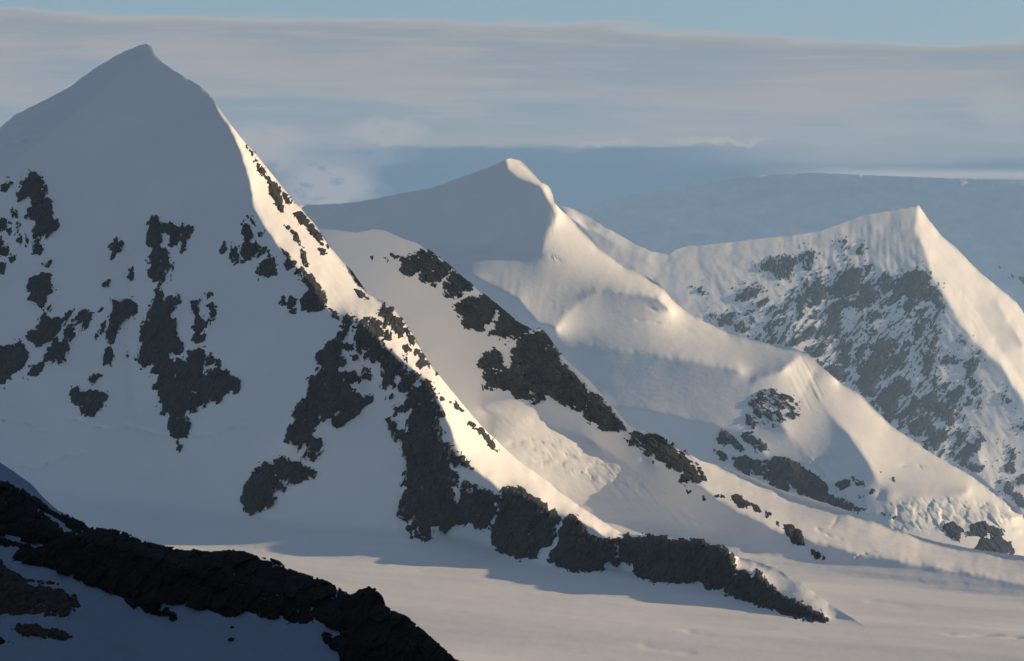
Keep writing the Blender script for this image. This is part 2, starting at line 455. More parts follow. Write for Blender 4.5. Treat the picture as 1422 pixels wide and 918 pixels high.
TOP = lambda *p: z3(0, 230, p)
rocksB = [
 TOP((125, 15), (160, 35), (190, 90), (188, 125), (212, 150), (208, 190), (235, 215), (240, 250), (212, 285), (190, 300), (165, 310), (130, 290), (150, 250), (140, 230), (110, 215), (115, 180), (135, 170), (120, 110), (110, 145), (80, 150), (70, 105), (90, 60), (110, 40)),
 TOP((137, 320), (165, 312), (175, 345), (165, 372), (140, 370)), TOP((6, 85), (40, 60), (54, 75), (25, 112), (6, 105)), TOP((43, 178), (67, 190), (70, 212), (48, 207)),
 TOP((-80, 225), (30, 220), (47, 240), (10, 272), (-80, 280)), TOP((28, 262), (50, 256), (40, 287)), TOP((62, 250), (82, 238), (77, 278), (65, 287)), TOP((68, 312), (92, 288), (87, 334)), TOP((103, 310), (120, 298), (114, 352)),
 TOP((-80, 320), (0, 303), (40, 340), (30, 372), (-80, 375)), TOP((36, 380), (62, 373), (72, 395), (45, 405)), TOP((-80, 410), (20, 400), (17, 452), (-80, 462)), TOP((178, 407), (212, 398), (196, 420)),
 TOP((150, 460), (175, 445), (228, 453), (205, 475), (220, 515), (190, 550), (182, 580), (187, 602), (170, 602), (150, 575), (120, 554), (130, 530), (113, 510), (122, 475)),
 TOP((108, 690), (140, 678), (165, 650), (185, 618), (215, 633), (255, 638), (272, 650), (240, 692), (215, 718), (180, 748), (150, 748), (113, 722)),
 TOP((268, 690), (300, 638), (345, 598), (372, 593), (397, 615), (370, 652), (338, 697), (343, 642), (312, 667), (314, 712), (292, 737), (287, 762), (267, 782), (272, 812), (243, 827), (253, 797), (228, 802), (227, 827), (176, 812), (195, 763), (235, 707), (258, 738)),
 TOP((262, 642), (290, 603), (308, 603), (282, 644)), TOP((186, 602), (216, 578), (205, 610)), TOP((401, 612), (430, 590), (420, 612)),
 z3(0, 430, [(-90, 172), (55, 148), (90, 123), (117, 185), (102, 227), (45, 272), (20, 312), (-90, 305)]), z3(0, 430, [(110, 277), (130, 238), (165, 220), (184, 230), (177, 257), (130, 280)]),
 TOP((473, 560), (520, 553), (545, 556), (574, 575), (567, 612), (522, 652), (492, 692), (472, 742), (455, 752), (438, 722), (438, 690), (455, 650), (470, 600)), TOP((413, 667), (442, 646), (432, 692), (398, 715)), TOP((438, 770), (458, 753), (474, 790), (462, 830), (433, 827)),
 TOP((448, 345), (490, 300), (512, 315), (514, 352), (485, 362), (470, 390), (458, 387), (470, 355)), TOP((536, 428), (552, 426), (550, 477), (535, 462)), TOP((433, 497), (457, 478), (452, 502)), TOP((523, 785), (539, 780), (535, 810)), TOP((368, 892), (395, 866), (424, 872), (400, 892), (385, 910)),
 z3(0, 430, [(295, 340), (325, 316), (330, 345), (380, 338), (430, 343), (457, 358), (432, 395), (422, 422), (385, 442), (343, 434), (328, 402), (298, 394)]),
 TOP((618, 235), (645, 200), (667, 220), (685, 250), (705, 238), (740, 248), (792, 243), (799, 265), (782, 300), (777, 347), (745, 372), (738, 345), (760, 300), (720, 340), (698, 322), (690, 285), (672, 295), (685, 350), (712, 370), (707, 390), (732, 393), (692, 482), (660, 512), (683, 460), (690, 435), (667, 440), (670, 467), (640, 477), (623, 462), (623, 425), (610, 410), (628, 350), (613, 325), (608, 270)),
 TOP((650, 513), (677, 520), (680, 570), (700, 543), (742, 538), (750, 575), (715, 605), (702, 620), (727, 640), (737, 690), (767, 740), (747, 790), (707, 797)) + z3(0, 430, [(735, 205), (773, 205), (785, 178), (820, 163), (852, 158), (852, 190), (842, 215), (847, 262), (870, 248), (910, 238), (945, 243), (977, 273), (1007, 295), (987, 342), (955, 352), (900, 387), (880, 382), (835, 412), (790, 427), (782, 440), (797, 490), (777, 532), (750, 547), (757, 575), (735, 587), (728, 547), (698, 532), (703, 490), (708, 437), (668, 432), (663, 350), (640, 325), (658, 272), (623, 267), (638, 232), (600, 247), (573, 212), (583, 80)]) + TOP((608, 640), (628, 570)),
 z3(0, 430, [(856, 200), (880, 183), (900, 205), (897, 230), (858, 234)]), z3(0, 430, [(903, 205), (920, 193), (917, 237), (903, 234)]),
 TOP((798, 570), (830, 560), (832, 620), (855, 648), (870, 640), (852, 682), (835, 700), (864, 700), (852, 727), (815, 737), (798, 727), (815, 690), (793, 677), (810, 640)), TOP((853, 580), (885, 573), (902, 605), (892, 647), (868, 640), (875, 605)), TOP((860, 535), (882, 520), (884, 552), (865, 557)),
 TOP((1008, 245), (1032, 238), (1050, 285), (1042, 317), (1013, 312)), TOP((998, 345), (1020, 318), (1067, 318), (1082, 340), (1060, 362), (1045, 392), (1020, 392), (1003, 372)), TOP((953, 382), (980, 323), (992, 350), (987, 380), (1012, 400), (973, 412)), TOP((918, 350), (934, 318), (942, 345), (925, 372)),
 TOP((1060, 380), (1090, 343), (1112, 340), (1087, 375), (1070, 402)), TOP((1068, 275), (1090, 278), (1087, 302)), TOP((1028, 210), (1047, 213), (1072, 252), (1050, 242)), TOP((1063, 440), (1090, 403), (1120, 385), (1118, 358), (1137, 385), (1142, 405), (1162, 430), (1152, 457), (1085, 464)),
 TOP((1173, 410), (1200, 383), (1237, 400), (1227, 422), (1190, 434)), TOP((1163, 338), (1187, 348), (1210, 370), (1195, 380)), TOP((1233, 425), (1270, 428), (1332, 500), (1352, 520), (1364, 560), (1352, 597), (1300, 607), (1260, 602), (1250, 565), (1260, 535), (1290, 520), (1263, 480), (1258, 457), (1236, 457)),
 TOP((1153, 570), (1180, 546), (1195, 568), (1210, 543), (1240, 560), (1237, 582), (1195, 592), (1163, 582)), TOP((1208, 607), (1232, 596), (1217, 614)), TOP((1373, 598), (1400, 608), (1412, 642), (1385, 632)),
 z3(0, 0, [(1058, 668), (1087, 690), (1122, 740), (1117, 754), (1093, 740), (1068, 695)]), z3(0, 0, [(1123, 755), (1152, 765), (1172, 800), (1182, 887), (1160, 872), (1138, 820), (1118, 800)]), z3(0, 0, [(1178, 798), (1217, 845), (1200, 852), (1173, 830)]), z3(0, 0, [(1030, 614), (1060, 640), (1052, 648), (1032, 622)]),
 TOP((1223, 200), (1255, 193), (1287, 230), (1302, 255), (1332, 280), (1352, 315), (1380, 335), (1370, 347), (1328, 327), (1318, 297), (1283, 272), (1248, 242)), TOP((1328, 345), (1357, 350), (1357, 380), (1338, 367)), TOP((1188, 248), (1227, 275), (1250, 300), (1250, 332), (1233, 312), (1203, 272)), TOP((1253, 343), (1277, 360), (1282, 422), (1263, 412)),
 z3(400, 230, [(238, 395), (258, 400), (272, 425), (296, 452), (310, 480), (323, 522), (300, 497), (278, 470), (250, 430)]), z3(400, 230, [(278, 516), (305, 523), (335, 555), (300, 547)]),
 z3(320, 400, [(490, 113), (520, 110), (537, 130), (512, 155), (482, 190), (455, 225), (480, 228), (507, 235), (507, 262), (472, 264), (482, 312), (442, 340), (442, 362), (470, 350), (472, 392), (482, 345), (512, 350), (547, 385), (530, 402), (502, 402), (522, 432), (560, 450), (592, 445), (582, 482), (542, 517), (482, 562), (450, 582), (423, 567), (423, 545), (453, 520), (400, 552), (372, 542), (347, 592), (337, 620), (370, 628), (397, 645), (377, 682), (347, 717), (308, 707), (328, 670), (318, 640), (285, 667), (226, 634), (243, 590), (258, 560), (263, 510), (298, 460), (313, 430), (318, 385), (358, 340), (378, 320), (358, 310), (358, 280), (398, 250), (408, 225), (453, 185), (468, 150)]),
 z3(320, 400, [(528, 150), (550, 123), (580, 120), (622, 145), (662, 180), (677, 212), (622, 207), (642, 245), (672, 280), (702, 310), (752, 345), (787, 365), (772, 390), (747, 427), (708, 427), (703, 400), (718, 375), (692, 362), (682, 407), (640, 432), (626, 410), (638, 370), (623, 325), (590, 302), (563, 302), (553, 240), (520, 212), (513, 165)]),
 z3(320, 400, [(553, 338), (570, 330), (594, 365), (575, 380), (554, 372)]), z3(320, 400, [(503, 283), (527, 280), (532, 302), (508, 304)]), z3(320, 400, [(523, 213), (547, 235), (542, 272), (523, 252)]),
 z3(320, 400, [(798, 381), (838, 392), (850, 425), (887, 465), (857, 467), (887, 529), (857, 537), (864, 565), (894, 603), (867, 608), (872, 640), (905, 648), (934, 682), (970, 702), (1009, 752), (960, 740), (920, 738), (947, 782), (1000, 824), (985, 834), (907, 814), (922, 850), (944, 885)]) + z3(320, 612, [(945, 250), (965, 203), (1000, 213), (1010, 240), (1020, 188), (1080, 210), (1117, 225), (1117, 255), (1102, 312), (1077, 362), (1040, 375), (1005, 349), (970, 357), (937, 340), (930, 354), (885, 394), (868, 354), (847, 360), (837, 407), (785, 418), (756, 402), (773, 367), (752, 382), (736, 362), (758, 332), (733, 338), (690, 312), (698, 270), (743, 194), (711, 187), (733, 112), (720, 60)]) + z3(320, 400, [(718, 690), (726, 642), (688, 642), (676, 608), (733, 590), (743, 540), (768, 497), (722, 514), (678, 532), (688, 500), (728, 462), (768, 413)]),
 z3(320, 400, [(648, 547), (667, 533), (662, 562)]), z3(320, 400, [(660, 565), (692, 553), (692, 592), (663, 594)]), z3(320, 400, [(660, 455), (680, 440), (682, 462), (662, 468)]),
 z3(320, 400, [(688, 180), (720, 183), (732, 212), (703, 207)]), z3(320, 400, [(713, 280), (735, 273), (744, 302), (723, 300)]), z3(320, 400, [(718, 247), (735, 233), (750, 258), (730, 262)]), z3(320, 400, [(1018, 588), (1045, 583), (1087, 630), (1117, 687), (1095, 672), (1060, 632)]), z3(320, 400, [(908, 468), (940, 478), (970, 514), (945, 502)]), z3(320, 400, [(988, 553), (1017, 570), (1012, 582)]),
 z3(320, 612, [(48, 200), (85, 138), (130, 103), (165, 78), (230, 70), (275, 93), (357, 128), (342, 157), (290, 167), (265, 187), (245, 165), (230, 182), (205, 150), (183, 138), (200, 172), (237, 195), (227, 212), (190, 205), (163, 222), (202, 235), (167, 272), (120, 307), (83, 310), (60, 287), (48, 240)]),
]
LABB = {0: 'tall ragged rock strip high on the left of the snow face', 30: 'forked rock outcrop with a snow notch at its top', 31: 'largest rock buttress in the middle of the shaded face'}
for i, p in enumerate(rocksB):
    big = len(p) > 14
    B.rock('rock_outcrop', p, ROCK, LABB.get(i), jag=2.0 if big else 1.0, fine=1.7 if big else 1.0, cover=.6)
B.rock('rock_outcrop', z3(320, 400, [(610, 110), (640, 68), (690, 100), (722, 135), (747, 170), (772, 230), (802, 290), (855, 357), (835, 347), (790, 332), (773, 312), (788, 300), (758, 250), (733, 190), (700, 205), (688, 170), (650, 155), (623, 130)]), ROCK, 'sunlit brown rocks along the crest of the ridge', jag=2.6, fine=2.2, cover=.2)
for p in (z3(320, 612, [(1135, 193), (1210, 196), (1240, 223), (1277, 240), (1317, 263), (1327, 300), (1350, 288), (1380, 325), (1365, 347), (1342, 347), (1360, 375), (1342, 432), (1290, 452), (1265, 482), (1220, 492), (1160, 477), (1110, 452), (1086, 425), (1086, 350), (1118, 300), (1118, 240)]),
          z3(740, 612, [(58, 500), (80, 453), (98, 430), (113, 370), (130, 318), (150, 308), (190, 323), (217, 350), (235, 388), (265, 393), (292, 415), (312, 465), (327, 490), (300, 537), (260, 547), (215, 552), (150, 537), (98, 517)]),
          z3(740, 612, [(298, 408), (352, 408), (356, 470), (342, 485), (362, 515), (350, 532), (328, 527), (323, 490)]),
          z3(740, 612, [(352, 403), (395, 388), (440, 403), (460, 393), (520, 400), (560, 398), (590, 413), (640, 413), (700, 408), (740, 431), (775, 437), (822, 458), (837, 480), (852, 520), (842, 560), (807, 600), (760, 622), (720, 612), (703, 585), (650, 592), (620, 590), (595, 585), (580, 594), (510, 590), (450, 577), (410, 547), (420, 530), (358, 495), (353, 450)]),
          z3(740, 612, [(848, 540), (885, 543), (912, 570), (930, 540), (960, 558), (987, 595), (1012, 620), (1040, 648), (1100, 668), (1130, 688), (1190, 713), (1217, 730), (1234, 752), (1160, 749), (1080, 732), (1000, 707), (930, 687), (890, 667), (860, 657), (798, 647), (803, 600), (840, 570)])):
    B.rock('rock_cliff', p, ROCK, jag=1.2, fine=1.2, cover=.8, cap=9, rough=2.2, rise=1.3, over=4)

# ================================================================== SECOND RIDGE
D_SKY = [(230, 350), (380, 330), (430, 322), (447, 318), (470, 320), (495, 323), (520, 318), (535, 320), (563, 333), (578, 337), (590, 345), (610, 358), (628, 373), (640, 384), (665, 404), (690, 424), (700, 432), (720, 449), (740, 460), (750, 457), (763, 470), (775, 488), (795, 508), (820, 530), (850, 564), (870, 588), (885, 596), (915, 606), (945, 622), (975, 641), (1005, 648), (1050, 665), (1083, 680), (1120, 690), (1180, 710), (1240, 735), (1300, 752), (1360, 764), (1422, 772), (1500, 782), (1580, 792), (1760, 812), (1900, 828)]
D_S = [(447, 318, 20), (470, 320, 0), (520, 318, 0), (578, 337, 0), (640, 385, 0), (700, 432, 0), (750, 460, 0), (820, 532, 0), (870, 590, 20), (945, 624, 95), (1005, 650, 120), (1083, 684, 105), (1180, 714, 794, 400), (1300, 756, 810, 310), (1422, 776, 829, 260), (1580, 796, 855, 250), (1900, 832, 895, 220)]
D_BU = [(668, 568, -205), (715, 574, -150), (760, 590, -90), (800, 602, -40), (828, 618, -5), (870, 642, -22), (905, 662, -45)]
D_BL = [(668, 620, -330), (720, 660, -300), (800, 712, -235), (870, 750, -245), (950, 760, -175)]
D_L1 = [(905, 640, 20), (960, 668, 768, 480), (1010, 702, 774, 300), (1070, 734, 778, 120), (1180, 767, 794, 68), (1300, 787, 810, 56), (1422, 811, 829, 42), (1580, 838, 855, 42), (1900, 880, 895, 40)]
D_B = [(960, 768, 768, 20), (1030, 776, 776, 0), (1130, 786, 786, 0), (1250, 802, 802, 0), (1422, 829, 829, 0), (1580, 855, 855, 0), (1900, 895, 895, 0)]
hang = [(660, 566), (720, 572), (790, 595), (830, 612), (880, 648), (910, 664), (960, 690), (1000, 720), (990, 745), (880, 750), (800, 705), (700, 630)]
ser1 = [(708, 605), (760, 600), (850, 635), (905, 660), (890, 690), (800, 665), (735, 650)]
ser2 = [(860, 725), (900, 722), (960, 735), (990, 745), (1040, 762), (1000, 768), (860, 750)]
flut = [(790, 655), (900, 660), (985, 735), (930, 738), (850, 705)]
D = Layer((7600., 560, 335, -1.12, .80), [D_S, D_BU, D_BL, D_L1, D_B], soft=3, warp=(1.6, 30.), glac=110, seed=23,
          rough=(wav(.7, 90, 90, 3), wav(.1, 15, 15, 4), serac(4., 15, 31, ser1, 25), wav(.35, 12, 4, 35, 32, 3, hang, 14), wav(.5, 22, 5, 36, 30, 3, hang, 14), serac(3.5, 9, 32, ser2, 10), wav(1.3, 70, 6.5, 33, 52, 2, flut, 12),
                 groove([(700, 620), (730, 610), (760, 615), (800, 640), (850, 650)], 3, 5, 1), groove([(1135, 735), (1155, 745), (1168, 748)], 2.2, 5, 2), groove([(1190, 775), (1202, 768)], 2, 6, 3), groove([(1150, 738), (1160, 725), (1166, 712)], 2, 3, 4)))
second = D.build('rocky_ridge', D_SKY, [(230, 560), (560, 640), (680, 700), (800, 760), (960, 790), (1250, 830), (1580, 880), (1900, 930)], SNOW, parts=[('hanging_glacier', hang, 'crevassed sunlit ice below the rock spine', None)],
                 ice=lambda X, Y: .45*np.clip(sstep(-2, 8, sdf(ser1, X, Y))+sstep(-2, 8, sdf(ser2, X, Y)), 0, 1)*np.clip(.5+1.2*fbm(X/14, Y/9, 5), 0, 1))
tag(second, 'lower snow ridge with a diagonal spine of dark rock, running down to the right', 'ridge', kind='structure')
q4 = lambda *p: z3(400, 230, p)
e6 = lambda *p: z3(640, 460, p)
rocksD = [
 q4((458, 430), (480, 378), (520, 363), (555, 353), (590, 358), (632, 383), (667, 405), (687, 430), (652, 457), (625, 482), (610, 502), (573, 487), (548, 467), (543, 442), (520, 467), (473, 462)),
 q4((643, 515), (660, 478), (690, 433), (747, 458), (792, 463), (832, 500), (780, 512), (740, 532), (690, 552), (658, 542)),
 q4((688, 592), (740, 558), (790, 543), (850, 518), (892, 533), (917, 570), (907, 602), (870, 607), (852, 652), (822, 662), (815, 682), (770, 687), (733, 672), (703, 612), (678, 580)),
 q4((838, 702), (860, 658), (885, 625), (872, 608), (915, 578), (962, 600), (1012, 660), (1022, 685), (980, 697), (920, 717), (880, 727)),
 q4((908, 740), (930, 713), (985, 698), (1030, 688), (1060, 683), (1087, 705), (1117, 745), (1130, 785)) + e6((375, 38), (407, 90), (427, 140), (482, 195), (522, 235), (567, 268), (582, 285), (550, 292), (500, 332), (470, 322), (400, 287), (345, 252), (335, 265), (347, 287), (310, 300), (270, 287), (235, 282), (200, 257), (165, 242), (98, 242), (93, 195), (73, 140), (93, 93), (135, 73), (172, 100), (190, 155), (205, 130), (220, 60), (250, 20)),
 e6((493, 337), (530, 298), (575, 273), (602, 300), (642, 350), (692, 414), (640, 412), (590, 407), (560, 392), (518, 367)),
 e6((703, 420), (760, 428), (820, 428), (852, 440), (892, 480), (927, 500), (952, 525), (992, 570), (1017, 620), (1000, 637), (960, 632), (940, 642), (908, 617), (908, 582), (858, 572), (858, 547), (800, 517), (768, 512), (748, 487)),
 e6((678, 445), (705, 453), (727, 477), (695, 472)), e6((793, 530), (810, 545), (800, 552)), e6((938, 660), (962, 670), (945, 687)), e6((1008, 690), (1022, 702), (1010, 704)), e6((1053, 685), (1075, 673), (1097, 690), (1060, 694)),
 e6((1123, 680), (1160, 688), (1182, 700), (1207, 720), (1190, 737), (1150, 727), (1128, 702)), e6((1208, 715), (1242, 735), (1257, 757), (1225, 747)), e6((1268, 746), (1290, 760), (1275, 772)),
 z3(948, 640, [(418, 263), (452, 268), (497, 300), (502, 335), (514, 357), (490, 352), (450, 337), (428, 300)]), z3(948, 640, [(538, 373), (577, 385), (587, 405), (560, 412), (543, 392)]), z3(948, 640, [(388, 253), (400, 258), (398, 270), (388, 266)]),
 q4((338, 376), (362, 380), (355, 394)), q4((393, 380), (414, 373), (414, 400)), q4((430, 372), (465, 378), (445, 386)),
]
for i, p in enumerate(rocksD):
    D.rock('rock_outcrop', p, ROCK, jag=1.8 if len(p) > 9 else .9, fine=1.5 if len(p) > 9 else .9, cover=.6, cap=8, rough=2.0, streak=(32, 14, 4, 2.2) if len(p) > 9 else None, sdcap=6., halo=4.)

# ================================================================== MIDDLE PEAK
E_SKY = [(180, 345), (300, 308), (380, 292), (420, 285), (470, 283), (500, 280), (560, 268), (600, 261), (640, 246), (670, 236), (690, 228), (703, 221), (710, 220), (722, 223), (732, 231), (742, 243), (752, 254), (760, 257), (765, 263), (768, 272), (769, 281), (778, 290), (800, 311), (820, 333), (840, 351), (865, 368), (900, 385), (915, 394), (925, 406), (940, 423), (960, 437), (985, 447), (1010, 460), (1045, 471), (1065, 477), (1080, 479), (1100, 483), (1115, 488), (1122, 491), (1132, 502), (1150, 517), (1165, 530), (1190, 542), (1210, 562), (1230, 584), (1250, 600), (1270, 612), (1276, 610), (1282, 622), (1300, 633), (1325, 648), (1345, 658), (1352, 655), (1366, 666), (1376, 676), (1395, 692), (1412, 700), (1419, 710), (1430, 724), (1500, 790), (1580, 850), (1680, 905)]
E_L = [
 [(420, 285, 0), (600, 262, 0), (703, 222, 0), (704, 236, -10), (721, 246, -11), (738, 253, -12), (754, 260, -17), (765, 283, -23), (776, 297, -22), (764, 316, -38), (752, 345, -60)],
 [(445, 330, -10), (560, 340, -30), (600, 340, -32), (640, 340, -34), (685, 341, -44), (702, 348, -50), (725, 353, -56), (740, 348, -58), (752, 348, -62)],
 [(600, 375, -90), (660, 385, -130), (690, 400, -150), (720, 417, -172), (745, 447, -196), (772, 456, -194), (790, 432, -160), (810, 414, -132), (832, 403, -114), (870, 405, -106), (915, 413, -98), (932, 430, -96)],
 [(709, 219, 18), (724, 224, 30), (742, 242, 32), (762, 256, 18), (769, 272, 2)],
 [(778, 292, 5), (800, 313, 22), (830, 343, 32), (865, 370, 34), (900, 387, 18), (920, 402, -8), (950, 432, -34), (1010, 462, -28), (1115, 489, -46)],
 [(800, 478, -168), (870, 488, -157), (950, 500, -144), (1030, 514, -127)],
 [(800, 560, -200), (900, 570, -180), (1000, 592, -156), (1046, 604, -143)],
 [(1115, 489, -46), (1090, 512, -104), (1050, 525, -122), (1042, 545, -129), (1046, 604, -143), (1060, 628, -147)],
 [(1130, 520, -50), (1115, 550, -84), (1085, 590, -132), (1110, 625, -124), (1150, 662, -121), (1170, 692, -124)],
 [(1128, 545, -68), (1150, 575, -82), (1168, 592, -91), (1190, 616, -103), (1212, 652, -117), (1226, 690, -127)],
 [(1165, 532, -20), (1190, 544, -16), (1230, 586, 0), (1272, 614, 6), (1350, 660, 6), (1385, 688, 4), (1422, 722, 6), (1580, 852, 10)],
 [(1226, 690, -142), (1300, 694, -105), (1345, 682, -55)],
 [(1180, 712, -165), (1240, 720, -175), (1300, 735, -150), (1360, 720, -95), (1415, 716, -40)],
 [(1240, 760, -215), (1330, 790, -210), (1422, 800, -160)],
]
benchp = [(585, 338), (690, 338), (755, 345), (775, 300), (830, 345), (920, 400), (900, 415), (830, 400), (795, 410), (778, 458), (735, 450), (690, 400)]
scal = [(680, 372), (790, 380), (800, 420), (785, 470), (730, 460), (690, 415)]
icec = [(1225, 700), (1270, 688), (1340, 690), (1418, 700), (1422, 745), (1380, 735), (1300, 740), (1240, 742)]
flutE = [(1090, 495), (1118, 490), (1150, 545), (1125, 575), (1095, 540)]
bowl = [(880, 405), (940, 425), (1000, 460), (960, 465), (890, 440)]
E = Layer((17000., 705, 222, -.30, 1.05), E_L, soft=2, warp=(1.3, 28.), seed=37,
          rough=(wav(.7, 80, 70, 3), wav(.08, 14, 13, 4), wav(.7, 13, 60, 41, 8, 3, scal, 25), serac(6., 17, 42, icec, 70, 1.3), wav(.9, 60, 4.5, 43, 62, 2, flutE, 8), groove([(805, 403), (850, 405), (905, 402)], 1.6, 2.2, 8), groove([(900, 428), (950, 438), (995, 452)], 2, 2.4, 9), groove([(925, 453), (985, 464)], 1.8, 2.2, 10), groove([(885, 444), (930, 450)], 1.8, 2.0, 11), wav(.5, 22, 9, 44, 8, 3, bowl, 12),
                 serac(2.2, 9, 46, [(1100, 640), (1165, 625), (1175, 665), (1160, 690), (1120, 680)], 40), serac(2.5, 8, 47, [(1340, 640), (1400, 680), (1422, 720), (1380, 700)], 60),
                 groove([(1245, 647), (1265, 646), (1285, 648)], 1.8, 3, 1), groove([(765, 356), (785, 365)], 1.5, 3, 2)))
middle = E.build('snow_peak', E_SKY, [(180, 420), (560, 470), (760, 560), (900, 650), (1050, 720), (1200, 770), (1330, 800), (1580, 870), (1680, 930)], SNOW,
                 parts=[('snow_shoulder', benchp, 'sunlit fluted shoulder under the shaded summit face', None), ('ice_cliff', icec, 'broken pale ice cliff in low sun', None)],
                 ice=lambda X, Y: np.clip(.75*sstep(-2, 6, sdf(icec, X, Y))*np.clip(.4+fbm(X/12, Y/14, 6), 0, 1)+.5*sstep(0, 10, sdf([(1100, 640), (1165, 625), (1175, 665), (1160, 690), (1120, 680)], X, Y))*np.clip(.5+fbm(X/10, Y/10, 8), 0, 1)+.35*sstep(0, 25, sdf([(770, 450), (860, 440), (1000, 560), (990, 600), (900, 590)], X, Y))*np.clip(2.2*fbm(X/40, Y/16, 9), 0, 1), 0, 1))
tag(middle, 'middle snow peak with a small sunlit cornice summit and a pale icy lower buttress', 'mountain', kind='structure')
w9 = lambda *p: z3(948, 460, p)
k4 = lambda *p: z45(1106, 560, p)
rocksE = [
 w9((213, 530), (265, 523), (287, 540), (277, 602), (223, 577)), w9((285, 538), (352, 543), (347, 612), (288, 592)),
 w9((353, 560), (385, 528), (430, 523), (490, 558), (560, 598), (602, 640), (607, 702), (570, 725), (500, 690), (440, 628), (440, 665), (400, 662), (353, 622)),
 w9((603, 668), (660, 698), (742, 738), (737, 757), (640, 745), (603, 725)), w9((743, 738), (790, 743), (843, 760), (800, 754)), w9((863, 763), (882, 775), (868, 777)),
 w9((133, 495), (155, 488), (184, 525), (170, 537), (138, 517)),
 w9((138, 452), (160, 418), (190, 423), (232, 465), (257, 495), (230, 502), (200, 472), (150, 467)), w9((238, 430), (290, 423), (332, 470), (310, 482), (258, 452)), w9((263, 343), (282, 350), (302, 402), (268, 392)), w9((300, 478), (345, 470), (360, 495), (310, 500)),
 k4((905, 770), (950, 743), (990, 738), (1042, 790), (1012, 852), (940, 822)), k4((1058, 832), (1100, 743), (1170, 738), (1232, 768), (1292, 800), (1292, 850), (1342, 870), (1362, 918), (1342, 950), (1108, 930), (1150, 850), (1202, 830), (1108, 837)),
 k4((263, 480), (320, 473), (327, 512), (280, 542), (238, 512)), k4((348, 463), (410, 478), (422, 512), (380, 512)), k4((450, 545), (480, 545), (478, 558), (452, 558)), k4((388, 570), (402, 580), (398, 594), (386, 588)), k4((527, 415), (545, 425), (540, 438), (528, 430)), k4((600, 462), (612, 466), (610, 480), (600, 476)),
]
for i, p in enumerate(rocksE):
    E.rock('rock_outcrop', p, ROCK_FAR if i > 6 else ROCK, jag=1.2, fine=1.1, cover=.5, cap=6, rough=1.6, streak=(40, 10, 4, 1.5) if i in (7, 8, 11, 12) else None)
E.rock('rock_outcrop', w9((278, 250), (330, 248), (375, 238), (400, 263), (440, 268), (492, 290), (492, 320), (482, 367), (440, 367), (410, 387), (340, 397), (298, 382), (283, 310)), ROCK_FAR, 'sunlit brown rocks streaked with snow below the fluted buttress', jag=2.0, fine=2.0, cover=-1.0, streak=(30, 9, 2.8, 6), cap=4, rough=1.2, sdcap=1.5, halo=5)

# ================================================================== RIGHT PEAK
F_SKY = [(700, 300), (740, 290), (770, 284), (790, 288), (815, 299), (838, 314), (862, 327), (885, 341), (905, 349), (930, 354), (940, 346), (955, 342), (985, 340), (1010, 337), (1050, 332), (1100, 327), (1140, 321), (1165, 312), (1185, 304), (1200, 299), (1225, 295), (1247, 292), (1250, 290), (1262, 289), (1272, 287), (1276, 285), (1282, 294), (1292, 308), (1308, 328), (1330, 346), (1350, 368), (1368, 384), (1390, 402), (1412, 420), (1420, 432), (1440, 458), (1500, 520), (1580, 600), (1760, 740)]
F_L = [
 [(700, 300, 20), (838, 314, 0), (930, 356, 0), (1010, 338, 0), (1100, 328, 0), (1165, 313, 0), (1247, 292, 0), (1275, 286, 0)],
 [(778, 286, 6), (815, 300, 6), (838, 314, 4)], [(785, 300, -8), (805, 312, -8), (830, 322, -5), (900, 362, -4)],
 [(1275, 286, 0), (1272, 320, -8), (1285, 345, -12), (1290, 372, -18), (1300, 390, -22), (1330, 440, -32), (1350, 470, -40), (1388, 505, -50), (1400, 520, -52), (1424, 560, -58), (1480, 640, -60)],
 [(1282, 296, 14), (1308, 330, 32), (1350, 370, 58), (1412, 422, 82), (1500, 522, 100), (1580, 602, 110)],
 [(1350, 425, 10), (1375, 460, 2), (1392, 490, -12), (1430, 540, -20)],
 [(1385, 420, 40), (1400, 450, 22), (1424, 480, 8)],
 [(1100, 420, -12), (1090, 520, -30), (1080, 600, -44)], [(1150, 400, -4), (1180, 520, -22), (1200, 640, -40)], [(1240, 400, -14), (1270, 520, -36), (1300, 640, -58)], [(1340, 560, -46), (1360, 640, -60)],
]
Fk = Layer((30000., 1275, 288, .20, .86), F_L, soft=2, warp=(2., 20.), seed=53,
           rough=(wav(1.3, 40, 40, 3), wav(.5, 7, 40, 54, -4, 3, [(1080, 330), (1180, 310), (1270, 300), (1290, 380), (1200, 400), (1100, 380)], 12), wav(.55, 9, 26, 55, -38, 3, [(960, 350), (1290, 330), (1422, 560), (1422, 720), (1200, 640), (960, 450)], 30),
                  serac(1.6, 12, 57, [(1310, 390), (1350, 400), (1380, 480), (1350, 460)], 60), serac(1.2, 9, 58, [(1275, 290), (1290, 340), (1300, 390), (1285, 360)], 70)))
right = Fk.build('rocky_peak', F_SKY, [(700, 400), (900, 480), (1100, 640), (1300, 740), (1422, 800), (1580, 900), (1760, 900)], SNOW)
tag(right, 'hazy distant peak at the right, its grey face streaked with broken rock bands', 'mountain', kind='structure')
a45 = lambda *p: z45(948, 330, p)
b45 = lambda *p: z45(1106, 400, p)
c3 = lambda *p: z3(948, 200, p)
Fk.rock('rock_face', [(1058, 440), (1112, 392), (1180, 374), (1268, 384), (1304, 430), (1292, 500), (1335, 560), (1350, 640), (1300, 640), (1250, 600), (1195, 560), (1150, 520), (1100, 500), (1005, 452)], ROCK_FAR, 'broken grey rock face cut by thin diagonal snow gullies', jag=1.6, fine=1.6, cover=-2.9, streak=(-52, 26, 5.0, 6.5), sdcap=1.5, halo=10, cap=4, rough=.7, step=.9)
